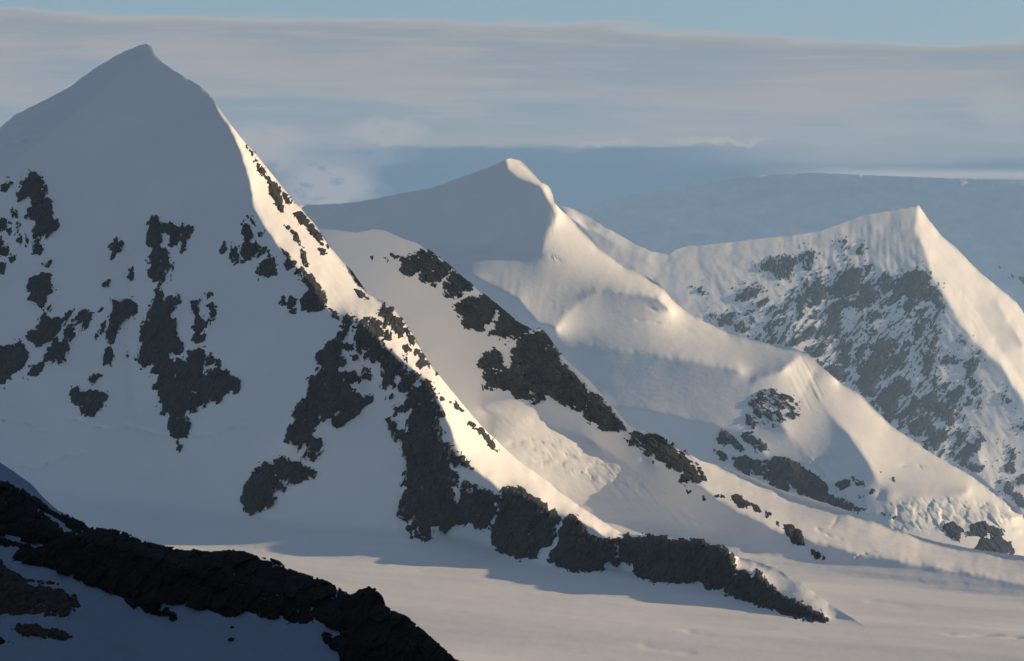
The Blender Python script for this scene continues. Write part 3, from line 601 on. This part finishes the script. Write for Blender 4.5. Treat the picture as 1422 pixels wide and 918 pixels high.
rocksF = [
 a45((500, 160), (560, 130), (620, 118), (700, 120), (750, 103), (790, 86), (822, 95), (842, 120), (800, 137), (800, 192), (760, 192), (720, 150), (690, 170), (660, 270), (600, 250), (560, 220), (500, 210)),
 a45((703, 430), (738, 310), (755, 260), (777, 290), (772, 370), (747, 452), (713, 467)), a45((788, 432), (803, 330), (850, 238), (872, 270), (907, 320), (892, 372), (830, 422)),
 a45((913, 352), (948, 300), (998, 240), (1050, 168), (1122, 210), (1122, 270), (1097, 352), (1020, 377), (960, 362)), a45((1118, 300), (1170, 278), (1217, 320), (1202, 372), (1172, 432), (1113, 442)),
 a45((883, 450), (960, 408), (1080, 373), (1112, 380), (1112, 427), (1000, 427), (952, 470), (1012, 490), (992, 532), (952, 582), (870, 632), (833, 622), (848, 560), (908, 510)),
 c3((878, 602), (888, 560), (940, 543), (975, 518), (1022, 540), (1052, 600), (1087, 670), (1082, 702), (1050, 662), (1000, 642), (940, 632), (925, 612), (885, 652), (858, 667)),
 a45((1300, 400), (1330, 290), (1345, 265), (1360, 330), (1330, 390)), a45((1230, 340), (1245, 270), (1290, 250), (1310, 300), (1270, 340)),
 b45((428, 262), (480, 233), (502, 270), (460, 292)), b45((438, 202), (500, 148), (542, 160), (480, 202)), b45((698, 182), (760, 138), (797, 130), (760, 162), (710, 187)), b45((680, 70), (740, 60), (742, 110), (700, 150), (670, 110)),
 b45((718, 322), (738, 250), (780, 183), (822, 190), (802, 240), (782, 302), (732, 352), (692, 442), (640, 472), (560, 492), (522, 562), (482, 672), (430, 662), (383, 622), (388, 500), (438, 450), (468, 370), (520, 328), (622, 328), (642, 350), (580, 440), (640, 398), (700, 338)),
 b45((478, 702), (540, 648), (590, 588), (640, 558), (702, 590), (682, 642), (642, 702), (632, 802), (580, 812), (528, 762)),
 b45((690, 872), (760, 828), (830, 778), (840, 760), (780, 768), (720, 808), (640, 842), (628, 802), (700, 758), (760, 698), (800, 668), (872, 658), (902, 700), (942, 740), (982, 770), (977, 852), (960, 872), (928, 832), (880, 792), (842, 792), (832, 862), (770, 902), (730, 930)),
 b45((798, 522), (818, 440), (880, 378), (902, 375), (882, 430), (852, 480), (832, 547), (788, 527)), b45((903, 462), (918, 428), (990, 418), (1002, 462), (930, 477)), b45((928, 692), (958, 650), (1040, 618), (1052, 662), (990, 712)), b45((888, 622), (950, 588), (920, 642)),
 b45((1058, 582), (1078, 500), (1108, 470), (1128, 440), (1142, 398), (1122, 482), (1092, 540), (1122, 600), (1098, 622)), b45((1093, 662), (1150, 598), (1162, 610), (1120, 667)), b45((1060, 720), (1075, 690), (1090, 700), (1075, 740)), b45((1120, 740), (1145, 700), (1150, 715), (1130, 745)),
 b45((830, 370), (860, 300), (900, 260), (905, 280), (870, 330), (840, 390)), b45((1010, 300), (1050, 330), (1070, 350), (1060, 360), (1020, 330)), b45((1275, 665), (1300, 680), (1340, 700), (1310, 710)), b45((1030, 450), (1060, 470), (1100, 440), (1090, 470), (1050, 490)),
 k4((745, 207), (830, 148), (880, 153), (912, 220), (870, 292), (808, 252), (840, 200)), k4((978, 272), (1040, 198), (1072, 178), (1030, 272), (1000, 292)), k4((1008, 362), (1050, 288), (1100, 238), (1140, 188), (1172, 240), (1122, 302), (1082, 342), (1092, 382), (1172, 400), (1162, 442), (1090, 422), (1050, 392)), k4((943, 342), (985, 298), (982, 352)),
 k4((1308, 270), (1345, 278), (1362, 340), (1340, 372), (1328, 300)), k4((1268, 492), (1330, 478), (1352, 540), (1390, 578), (1440, 600), (1440, 650), (1380, 622), (1328, 572)), k4((1310, 390), (1350, 370), (1360, 420), (1320, 430)), k4((1390, 150), (1430, 120), (1440, 150), (1400, 160)), k4((1380, 480), (1420, 450), (1440, 500), (1390, 510)),
 a45((218, 512), (250, 478), (335, 473), (342, 500), (290, 557), (238, 542)), a45((338, 577), (410, 528), (422, 560), (370, 592)), a45((418, 502), (437, 488), (427, 532)), a45((523, 560), (545, 543), (582, 600), (602, 652), (560, 657), (538, 622)), a45((648, 672), (700, 618), (760, 588), (820, 543), (832, 577), (780, 622), (730, 642), (690, 682)), a45((788, 492), (840, 453), (852, 470), (830, 512)),
 a45((888, 822), (920, 788), (1030, 798), (1022, 852), (990, 892), (930, 862)), a45((953, 702), (1020, 658), (1042, 700), (1032, 792), (1000, 742)), a45((1078, 722), (1160, 668), (1132, 722), (1100, 772)), a45((810, 740), (840, 700), (880, 690), (870, 740), (840, 770)), a45((770, 690), (800, 680), (810, 720), (790, 730)),
 a45((350, 350), (380, 320), (470, 310), (510, 330), (440, 370), (370, 400), (340, 390)), a45((380, 480), (430, 440), (520, 390), (545, 378), (470, 440), (400, 490)), a45((95, 330), (125, 318), (130, 350), (100, 350)), a45((170, 490), (200, 470), (210, 500), (190, 510)), a45((990, 65), (1010, 20), (1030, 50), (1015, 75)), a45((1085, 95), (1120, 50), (1115, 100)), a45((1150, 190), (1180, 175), (1180, 210), (1160, 205)), a45((920, 185), (945, 165), (945, 195)), a45((1015, 150), (1030, 130), (1028, 165)),
]
for i, p in enumerate(rocksF):
    small = len(p) < 6
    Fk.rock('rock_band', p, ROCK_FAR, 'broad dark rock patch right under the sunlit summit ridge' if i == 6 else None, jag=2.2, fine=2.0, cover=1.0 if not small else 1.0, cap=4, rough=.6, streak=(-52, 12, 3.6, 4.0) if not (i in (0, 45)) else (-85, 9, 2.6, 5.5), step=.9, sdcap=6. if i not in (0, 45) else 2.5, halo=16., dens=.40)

# ================================================================== FAR RANGE
G_SKY = [(560, 360), (700, 318), (780, 296), (870, 272), (930, 263), (1000, 251), (1060, 243), (1130, 240), (1200, 243), (1300, 247), (1360, 249), (1422, 250), (1500, 252), (1580, 256), (1880, 262)]
Gm = Layer((50000., 1130, 240, -.30, 1.1), [ridge(G_SKY), [(900, 330, -20), (900, 420, -30)], [(960, 280, 6), (990, 380, 0)], [(1060, 270, -16), (1040, 350, -30)], [(1200, 270, 2), (1210, 330, -4)], [(1320, 270, -16), (1400, 400, -40)], [(1360, 252, 0), (1385, 278, 2)], [(1420, 256, 16), (1580, 300, 20)]], soft=3, warp=(6., 40.), seed=71,
            rough=(wav(7., 60, 40, 3), wav(2.2, 18, 22, 4), wav(1.0, 7, 16, 6, -20)))
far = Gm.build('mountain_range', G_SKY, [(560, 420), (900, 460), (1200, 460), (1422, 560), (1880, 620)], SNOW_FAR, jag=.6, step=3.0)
tag(far, 'faint blue mountain wall in shade behind the right peak, merging into cloud', 'mountain range', kind='structure')
for p in (z3(948, 200, [(1315, 510), (1325, 508), (1322, 520)]), z3(948, 200, [(1365, 540), (1380, 545), (1378, 565), (1366, 555)]), z3(948, 200, [(1400, 560), (1440, 550), (1430, 580)])):
    Gm.rock('rock_band', p, ROCK_FAR, jag=1, fine=1, cap=3)

# ================================================================== GLACIER
crev = [[(1078, 776), (1110, 784), (1132, 788)], [(1163, 795), (1195, 801)], [(1252, 805), (1285, 812), (1312, 820)], [(1395, 826), (1440, 833)], [(1325, 880), (1405, 884)], [(1035, 782), (1062, 786)], [(900, 897), (912, 900)], [(938, 904), (952, 908)], [(955, 876), (975, 881)], [(1210, 835), (1260, 842)], [(1180, 776), (1200, 780)]]
ys = np.concatenate([np.arange(3600, 6800, 9.0), np.arange(6800, 9400, 40.0)])
us = np.linspace(-700, 1960, 1000)
PXm = np.repeat(us[None], len(ys), 0); Ym = np.repeat(ys[:, None], len(us), 1)
Xm = (PXm-CX)/F*Ym
gzm = g_z(Xm, Ym)
for k, ln in enumerate(crev):
    wl = []
    for p in ln:
        d = Gd(*p); wl.append(((p[0]-CX)/F*d, d))
    m = (Xm > min(p[0] for p in wl)-60) & (Xm < max(p[0] for p in wl)+60) & (Ym > min(p[1] for p in wl)-80) & (Ym < max(p[1] for p in wl)+80)
    d = linedist(wl, Xm[m]+6*perlin(Xm[m]/30, Ym[m]/30, 3), Ym[m]+14*perlin(Xm[m]/40, Ym[m]/40, 4))
    gzm[m] -= (3.2 if k < 6 else 1.2)*np.exp(-(d/13.)**2)*np.clip(.7+.8*perlin(Xm[m]/35, Ym[m]/35, k), 0, 1.2)
Vg = np.stack([Xm, Ym, gzm], -1).reshape(-1, 3)
idx = np.arange(len(Vg)).reshape(Xm.shape)
Fg = np.stack([idx[:-1, :-1], idx[:-1, 1:], idx[1:, 1:], idx[1:, :-1]], -1).reshape(-1, 4)
gpx = PXm.ravel()[Fg].mean(1); gpy = CY-F*(Vg[:, 2]/Vg[:, 1])[Fg].mean(1); gY = Vg[Fg][:, :, 1].mean(1)
behind = samp(D.mtn, gpx, gpy)
Fg = Fg[(gY < np.minimum(behind+260, 7000)) & (gpy > np.interp(gpx, *np.array(D_SKY).T)+1.5)]
gl = mesh_obj('glacier', Vg, Fg, GLAC, None, None, attr={'ice': np.zeros(len(Vg))})
tag(gl, 'wide smooth snow covered glacier sloping below the peaks, half in long shadow', 'glacier', kind='structure')

# valley floor out to the horizon, under everything
gv = np.array([(-29000, -4900, -1600), (29000, -4900, -1600), (29000, 54400, -1600), (-29000, 54400, -1600)], float)
gr = mesh_obj('ground', gv, np.array([[0, 1, 2, 3]]), SNOW, None, None, attr={'ice': np.zeros(4)})
tag(gr, 'snow covered valley floor far below the ridges', 'ground', kind='structure')

# ================================================================== NEAR RIDGE
A_SKY = z3(0, 612, [(-2640, -560), (-1700, -430), (-900, -270), (-420, -90), (-200, 0), (0, 90), (60, 130), (130, 180), (180, 235), (240, 290), (275, 308), (300, 320), (345, 343), (370, 370), (430, 371), (490, 384), (540, 399), (590, 428), (640, 439), (700, 454), (790, 459), (850, 474), (900, 474), (960, 466), (1020, 473), (1060, 489), (1130, 502), (1165, 514), (1200, 543), (1290, 574), (1340, 588), (1380, 604), (1420, 628)]) + z3(320, 612, [(500, 640), (516, 638), (535, 625), (570, 616), (606, 628), (640, 668), (646, 700), (700, 729), (742, 745), (790, 789), (850, 840), (882, 870), (940, 918), (1010, 975), (1150, 1120)])
A = Layer((1150., 370, 735, -.25, 1.25), [ridge(A_SKY), [(-880, 480, -2), (-140, 620, -2), (0, 665, -4), (60, 705, -6), (110, 735, 0)], [(-880, 560, -50), (-140, 700, -40), (60, 730, -26), (200, 770, -26), (420, 830, -30), (560, 900, -20), (640, 960, -8)], [(-880, 760, -40), (-140, 800, -30), (100, 830, -20), (300, 880, -22), (450, 930, -25)], [(-880, 1030, -30), (-140, 1030, -20), (300, 1030, -20), (640, 1040, 0)]], soft=4, warp=(3., 30.), seed=83,
          rough=(wav(3., 70, 40, 3), wav(.8, 18, 12, 4)))
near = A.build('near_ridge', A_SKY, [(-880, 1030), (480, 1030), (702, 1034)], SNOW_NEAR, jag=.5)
tag(near, 'nearest dark slope at the lower left, black rock over deep blue shaded snow', 'ridge', kind='structure')
NR = lambda *p: z3(0, 612, p)
lowband = NR((35, 490), (80, 453), (180, 438), (260, 393), (330, 378)) + [(x, y-3) for x, y in A_SKY if x > 118 and y < 925] + z3(320, 612, [(960, 935), (470, 960), (453, 880), (398, 845), (368, 810), (385, 798), (440, 813), (497, 832), (480, 810), (420, 778), (350, 750), (300, 772), (250, 767), (215, 737), (150, 737), (45, 717), (0, 737)]) + NR((910, 722), (830, 697), (760, 682), (680, 670), (660, 687), (742, 727), (600, 720), (560, 692), (500, 652), (440, 622), (350, 592), (270, 550), (150, 517), (60, 499))
A.rock('rock_band', lowband, ROCK_NEAR, 'long black rock crest falling to the right', jag=1.6, fine=1.0, cap=14, rough=5.0, rise=1.0, over=5, cover=.6, bs=2.6, halo=4)
A.rock('rock_band', NR((-400, 60), (-150, 140), (10, 163), (30, 168), (72, 193), (122, 228), (127, 245), (182, 310), (242, 345), (262, 385), (180, 432), (98, 412), (-150, 342), (-400, 260), (-900, 60), (-1700, -160), (-1750, -330), (-900, -150)), ROCK_NEAR, jag=1.6, fine=1.0, cap=12, rough=4.5, cover=.4, bs=2.4, halo=4)
A.rock('rock_band', NR((123, 230), (150, 238), (212, 283), (272, 308), (347, 343), (374, 377), (320, 380), (240, 337), (188, 302), (148, 267)), ROCK_NEAR, jag=1.2, fine=.9, cap=8, rough=3, over=4, bs=2, halo=3)
A.rock('scree_patch', NR((-400, 480), (-150, 493), (0, 498), (62, 550), (140, 573), (242, 597), (120, 594), (160, 603), (262, 620), (312, 645), (337, 690), (300, 712), (270, 732), (150, 730), (-150, 717), (-400, 700)), SCREE, 'brown scree patch in the blue snow', jag=1.4, fine=.9, cap=4, rough=1.2, bs=1.6)
A.rock('rock_outcrop', NR((38, 785), (75, 766), (140, 760), (220, 783), (272, 795), (299, 817), (250, 827), (170, 824), (90, 807)), SCREE, jag=1.2, fine=1.0, cap=4, rough=1.5)
A.rock('rock_outcrop', NR((-300, 800), (-150, 808), (0, 813), (37, 837), (20, 852), (-150, 852), (-300, 850)), ROCK_NEAR, jag=1.2, fine=1.0, cap=4, rough=1.5)
A.rock('rock_outcrop', NR((-400, 370), (-150, 393), (0, 400), (60, 418), (132, 441), (60, 444), (-150, 427), (-400, 400)), ROCK_NEAR, jag=1.2, fine=1.0, cap=4, rough=1.5)

def boulder(px, py, r, label, seed):
    import bmesh
    bm = bmesh.new(); bmesh.ops.create_icosphere(bm, subdivisions=4, radius=1)
    V = np.array([v.co[:] for v in bm.verts]); 
    n = fbm(V[:, 0]*1.6+seed*3+V[:, 2], V[:, 1]*1.6+V[:, 2]*.7, seed, 4)+.5*ridged(V[:, 2]*1.3+seed, V[:, 0]*1.3-V[:, 1], seed+5, 2)
    V = V*(1+.22*n)[:, None]*np.array([1.15, .95, .8])
    for v, c in zip(bm.verts, V): v.co = c
    me = bpy.data.meshes.new('boulder'); bm.to_mesh(me); bm.free(); me.materials.append(ROCK_NEAR)
    o = bpy.data.objects.new('boulder', me); col.objects.link(o)
    d = float(A.D(np.array([px]), np.array([py]))[0])
    o.location = world(np.array(px), np.array(py), np.array(d)); o.scale = (r*d/F,)*3
    return tag(o, label, 'boulder', 'boulders lying on the near snow')
boulder(321.0, 888.5, 3.6, 'larger of two small black boulders alone on the blue snow', 3)
boulder(322.3, 871.3, 2.2, 'smaller black boulder just above another on the blue snow', 4)
boulder(241.0, 859.5, 4.6, 'flat black boulder under a pointed tongue of the black crest', 6)

# unseen slopes added round the viewpoint: they block the near ridge's sun and sky
gx = np.linspace(-3200, 2600, 60); gy = np.linspace(-2600, 1900, 50)
GXm, GYm = np.meshgrid(gx, gy)
east = np.clip((GXm-420-.05*np.maximum(GYm, 0))/620, 0, 1)
south = np.clip((-GYm-60)/1500, 0, 1)
west = np.clip((-GXm-480-.12*np.maximum(GYm, 0))/700, 0, 1)
hz = -420+900*sstep(0, 1, west)*np.clip((1900-GYm)/600, 0, 1)+1050*sstep(0, 1, east)+1500*sstep(0, 1, south)*(1-.3*east)
hz = hz+70*fbm(GXm/500, GYm/500, 90, 4)*np.clip(east+south, 0, 1)
near_cam = np.exp(-((GXm/160)**2+(GYm/160)**2)); hz = np.minimum(hz, -4+0*hz+(1-near_cam)*3000)
keep = (GXm > .16*GYm+420) | (GYm < -60) | (GXm < -.16*GYm-420)
idx = np.arange(GXm.size).reshape(GXm.shape)
k = keep[:-1, :-1] & keep[1:, 1:] & keep[1:, :-1] & keep[:-1, 1:]
Fm = np.stack([idx[:-1, :-1], idx[:-1, 1:], idx[1:, 1:], idx[1:, :-1]], -1)[k]
v, f, _, _ = subset(np.stack([GXm, GYm, hz], -1).reshape(-1, 3), Fm, np.zeros((GXm.size, 3)), np.ones(len(Fm), bool))
ms = mesh_obj('shading_slope', v, f, ROCK_NEAR)
tag(ms, 'dark rock slopes added out of view round the viewpoint to shade the near ridge', 'shading_slope', kind='structure')

# ================================================================== AIR
HAZE_D = 0.95e-5
hv = []
x0, x1, y0, y1, z0, z1 = -30000, 30000, -5000, 54500, -1601, 3000
hv = np.array([(x0, y0, z0), (x1, y0, z0), (x1, y1, z0), (x0, y1, z0), (x0, y0, z1), (x1, y0, z1), (x1, y1, z1), (x0, y1, z1)], float)
hf = np.array([(0, 3, 2, 1), (4, 5, 6, 7), (0, 1, 5, 4), (1, 2, 6, 5), (2, 3, 7, 6), (3, 0, 4, 7)])
hm = bpy.data.materials.new('haze'); hm.use_nodes = True; nt = hm.node_tree
for n in list(nt.nodes):
    if n.type != 'OUTPUT_MATERIAL': nt.nodes.remove(n)
out = [n for n in nt.nodes if n.type == 'OUTPUT_MATERIAL'][0]
pv = nt.nodes.new('ShaderNodeVolumePrincipled'); pv.inputs['Color'].default_value = (.46, .71, 1.0, 1); pv.inputs['Density'].default_value = HAZE_D; pv.inputs['Anisotropy'].default_value = .0
nt.links.new(pv.outputs['Volume'], out.inputs['Volume'])
hz_o = mesh_obj('haze', hv, hf, hm, smooth=False)
tag(hz_o, 'thin blue air haze between the ridges', 'haze', kind='stuff')

# ================================================================== SKY
w = bpy.data.worlds.new('World'); scene.world = w; w.use_nodes = True
nt = w.node_tree; N = nt.nodes; L = nt.links
bg = N['Background']; bg.inputs['Strength'].default_value = .084
sky = N.new('ShaderNodeTexSky'); sky.sky_type = 'NISHITA'; sky.sun_disc = False
sky.sun_elevation = SUN_EL; sky.sun_rotation = math.atan2(SUN.x, SUN.y); sky.altitude = 300; sky.air_density = 1.0; sky.dust_density = .6; sky.ozone_density = 1.5
tc = N.new('ShaderNodeTexCoord')
sep = N.new('ShaderNodeSeparateXYZ'); L.new(tc.outputs['Generated'], sep.inputs[0])
def math_node(op, a, b=None, clamp=False):
    n = N.new('ShaderNodeMath'); n.operation = op; n.use_clamp = clamp
    for i, v in enumerate((a, b)):
        if v is None: continue
        if isinstance(v, (int, float)): n.inputs[i].default_value = v
        else: L.new(v, n.inputs[i])
    return n.outputs[0]
az = math_node('ARCTAN2', sep.outputs['X'], sep.outputs['Y'])
el = math_node('ARCSINE', sep.outputs['Z'])
def noise(sx, sz, detail, off=0., rough=.5):
    cmb = N.new('ShaderNodeCombineXYZ')
    L.new(math_node('MULTIPLY', az, sx), cmb.inputs[0]); L.new(math_node('MULTIPLY', el, sz), cmb.inputs[1]); cmb.inputs[2].default_value = off
    n = N.new('ShaderNodeTexNoise'); n.inputs['Scale'].default_value = 1; n.inputs['Detail'].default_value = detail; n.inputs['Roughness'].default_value = rough
    L.new(cmb.outputs[0], n.inputs['Vector'])
    return n.outputs['Fac']
def srgb(r, g, b):
    f = lambda c: ((c/255+.055)/1.055)**2.4 if c > 10 else c/255/12.92
    return tuple(f(c)*10.45 for c in (r, g, b))+(1,)
n1 = noise(14, 90, 6, 1.)
n2 = noise(40, 330, 5, 4.)
# layered bank: colour by elevation, its layers bent and broken by noise
tlt = N.new('ShaderNodeMapRange'); L.new(el, tlt.inputs[0]); tlt.inputs[1].default_value = .054; tlt.inputs[2].default_value = .080; tlt.inputs[4].default_value = .031
e1 = math_node('ADD', el, math_node('MULTIPLY', az, tlt.outputs[0]))
e2 = math_node('ADD', e1, math_node('MULTIPLY', math_node('SUBTRACT', n1, .5), .012))
e3 = math_node('ADD', e2, math_node('MULTIPLY', math_node('SUBTRACT', n2, .5), .004))
mr = N.new('ShaderNodeMapRange'); L.new(e3, mr.inputs[0]); mr.inputs[1].default_value = .030; mr.inputs[2].default_value = .090
ramp = N.new('ShaderNodeValToRGB'); L.new(mr.outputs[0], ramp.inputs['Fac'])
def stops(r, arr):
    els = r.color_ramp.elements
    while len(els) < len(arr): els.new(.5)
    for e, (p, c) in zip(els, arr): e.position = p; e.color = c
P = lambda e: (e-.030)/.060
stops(ramp, [(0, srgb(88, 118, 146)), (P(.044), srgb(89, 119, 147)), (P(.0495), srgb(96, 124, 151)), (P(.0515), srgb(157, 161, 169)), (P(.055), srgb(150, 158, 168)), (P(.0605), srgb(140, 156, 170)), (P(.063), srgb(160, 163, 170)), (P(.067), srgb(156, 160, 168)), (P(.072), srgb(155, 158, 166)), (P(.0785), srgb(146, 153, 163)), (P(.0815), srgb(163, 162, 166)), (P(.083), srgb(180, 176, 176))])
# thin streaks
n3 = noise(30, 520, 3, 9.)
st = N.new('ShaderNodeMix'); st.data_type = 'RGBA'; st.blend_type = 'SOFT_LIGHT'
# edge of the bank against clear sky
cov = N.new('ShaderNodeMapRange'); L.new(e3, cov.inputs[0]); cov.inputs[1].default_value = .0845; cov.inputs[2].default_value = .0815; cov.interpolation_type = 'SMOOTHSTEP'
# high broken cloud over the rest of the sky, seen only as soft light
hn = N.new('ShaderNodeTexNoise'); hn.inputs['Scale'].default_value = 2.2; hn.inputs['Detail'].default_value = 5; L.new(tc.outputs['Generated'], hn.inputs['Vector'])
hr = N.new('ShaderNodeMapRange'); L.new(hn.outputs['Fac'], hr.inputs[0]); hr.inputs[1].default_value = .45; hr.inputs[2].default_value = .7
hel = N.new('ShaderNodeMapRange'); L.new(el, hel.inputs[0]); hel.inputs[1].default_value = .12; hel.inputs[2].default_value = .3
hc = math_node('MULTIPLY', hr.outputs[0], hel.outputs[0])
mixh = N.new('ShaderNodeMix'); mixh.data_type = 'RGBA'
L.new(math_node('MULTIPLY', hc, .6), mixh.inputs[0]); L.new(sky.outputs[0], mixh.inputs[6]); mixh.inputs[7].default_value = (2.5, 2.35, 2.4, 1)
tint = N.new('ShaderNodeMix'); tint.data_type = 'RGBA'; tint.blend_type = 'MULTIPLY'; te = N.new('ShaderNodeMapRange'); L.new(el, te.inputs[0]); te.inputs[1].default_value = .30; te.inputs[2].default_value = .09; L.new(te.outputs[0], tint.inputs[0])
L.new(mixh.outputs[2], tint.inputs[6]); tint.inputs[7].default_value = (.95, 1.08, 1.42, 1)
mixc = N.new('ShaderNodeMix'); mixc.data_type = 'RGBA'
L.new(cov.outputs[0], mixc.inputs[0]); L.new(tint.outputs[2], mixc.inputs[6]); L.new(ramp.outputs['Color'], mixc.inputs[7])
def over(prev, fac, colr):
    m = N.new('ShaderNodeMix'); m.data_type = 'RGBA'
    L.new(fac, m.inputs[0]); L.new(prev, m.inputs[6]); m.inputs[7].default_value = colr
    return m.outputs[2]
def smap(v, a, b):
    m = N.new('ShaderNodeMapRange'); m.interpolation_type = 'SMOOTHSTEP'; L.new(v, m.inputs[0]); m.inputs[1].default_value = a; m.inputs[2].default_value = b
    return m.outputs[0]
cur = mixc.outputs[2]
# lower lavender veil to the right
elw = math_node('ADD', el, math_node('MULTIPLY', math_node('SUBTRACT', n1, .5), .006))
cur = over(cur, math_node('MULTIPLY', math_node('MULTIPLY', smap(az, .030, .090), smap(elw, .0432, .0480)), math_node('MULTIPLY', smap(elw, .0600, .0520), .8)), srgb(154, 161, 171))
# streaks: thin pink-grey and blue-grey layers
cur = over(cur, math_node('MULTIPLY', math_node('MULTIPLY', smap(n3, .5, .72), smap(e3, .050, .054)), math_node('MULTIPLY', smap(e3, .083, .079), .55)), srgb(172, 172, 177))
cur = over(cur, math_node('MULTIPLY', math_node('MULTIPLY', smap(n3, .46, .28), smap(e3, .052, .056)), math_node('MULTIPLY', smap(e3, .080, .076), .5)), srgb(130, 150, 170))
n6 = noise(15, 75, 6, 50., .55)
cur = over(cur, math_node('MULTIPLY', math_node('MULTIPLY', smap(n6, .45, .68), smap(e3, .0510, .056)), math_node('MULTIPLY', smap(e3, .0835, .080), .65)), srgb(172, 168, 172))
cur = over(cur, math_node('MULTIPLY', math_node('MULTIPLY', smap(n6, .48, .30), smap(e3, .0525, .056)), math_node('MULTIPLY', smap(e3, .0825, .079), .4)), srgb(132, 150, 168))
# small cumulus rags beside the tall peak
n4 = noise(150, 230, 6, 21., .6)
n5 = noise(90, 120, 5, 33., .55)
def puff(px, py, rx, ry, colr, amt):
    global cur
    ax = math_node('DIVIDE', math_node('SUBTRACT', math_node('ADD', az, math_node('MULTIPLY', math_node('SUBTRACT', n5, .5), .012)), (px-711)/5059), rx/5059)
    ay = math_node('DIVIDE', math_node('SUBTRACT', math_node('ADD', el, math_node('MULTIPLY', math_node('SUBTRACT', n4, .5), .008)), (459-py)/5059), ry/5059)
    r2 = math_node('ADD', math_node('MULTIPLY', ax, ax), math_node('MULTIPLY', ay, ay))
    g = math_node('MULTIPLY', smap(r2, 1.25, .1), smap(n4, .2, .5))
    cur = over(cur, math_node('MULTIPLY', g, amt), colr)
puff(372, 205, 75, 36, srgb(172, 170, 175), .95)
puff(455, 258, 80, 46, srgb(168, 169, 177), .95)
puff(535, 182, 62, 22, srgb(174, 173, 178), .9)
puff(480, 215, 110, 22, srgb(142, 156, 172), .6)
puff(1390, 150, 60, 26, srgb(172, 173, 177), .7)
puff(1225, 170, 90, 22, srgb(165, 168, 174), .5)
puff(1005, 196, 75, 5, srgb(184, 181, 180), .7)
puff(850, 199, 45, 4, srgb(180, 178, 179), .6)
# lit lens of cloud lying on the far wall
el6 = math_node('ADD', el, math_node('MULTIPLY', az, .010))
lens = math_node('MULTIPLY', smap(el6, .0415, .0434), smap(el6, .0462, .0436))
cur = over(cur, math_node('MULTIPLY', math_node('MULTIPLY', lens, smap(az, .06, .10)), .75), srgb(188, 188, 190))
L.new(cur, bg.inputs['Color'])


# ================================================================== SUN, CAMERA, VIEW
sl = bpy.data.lights.new('sun', 'SUN'); sl.energy = 5.0; sl.angle = math.radians(.5); sl.color = (1.0, .71, .40)
so = bpy.data.objects.new('sun', sl); col.objects.link(so); so.rotation_euler = (-SUN).to_track_quat('-Z', 'Y').to_euler()
cam = bpy.data.cameras.new('camera'); cam.sensor_width = 36; cam.lens = 36*F/W0; cam.clip_start = 1; cam.clip_end = 120000
co = bpy.data.objects.new('camera', cam); col.objects.link(co); co.rotation_euler = (math.radians(90), 0, 0)
scene.camera = co
scene.view_settings.view_transform = 'Standard'; scene.view_settings.look = 'None'; scene.view_settings.gamma = 1; scene.view_settings.use_curve_mapping = False
scene.view_settings.exposure = .19
scene.cycles.use_denoising = True
scene.cycles.volume_bounces = 1
scene.cycles.max_bounces = 6
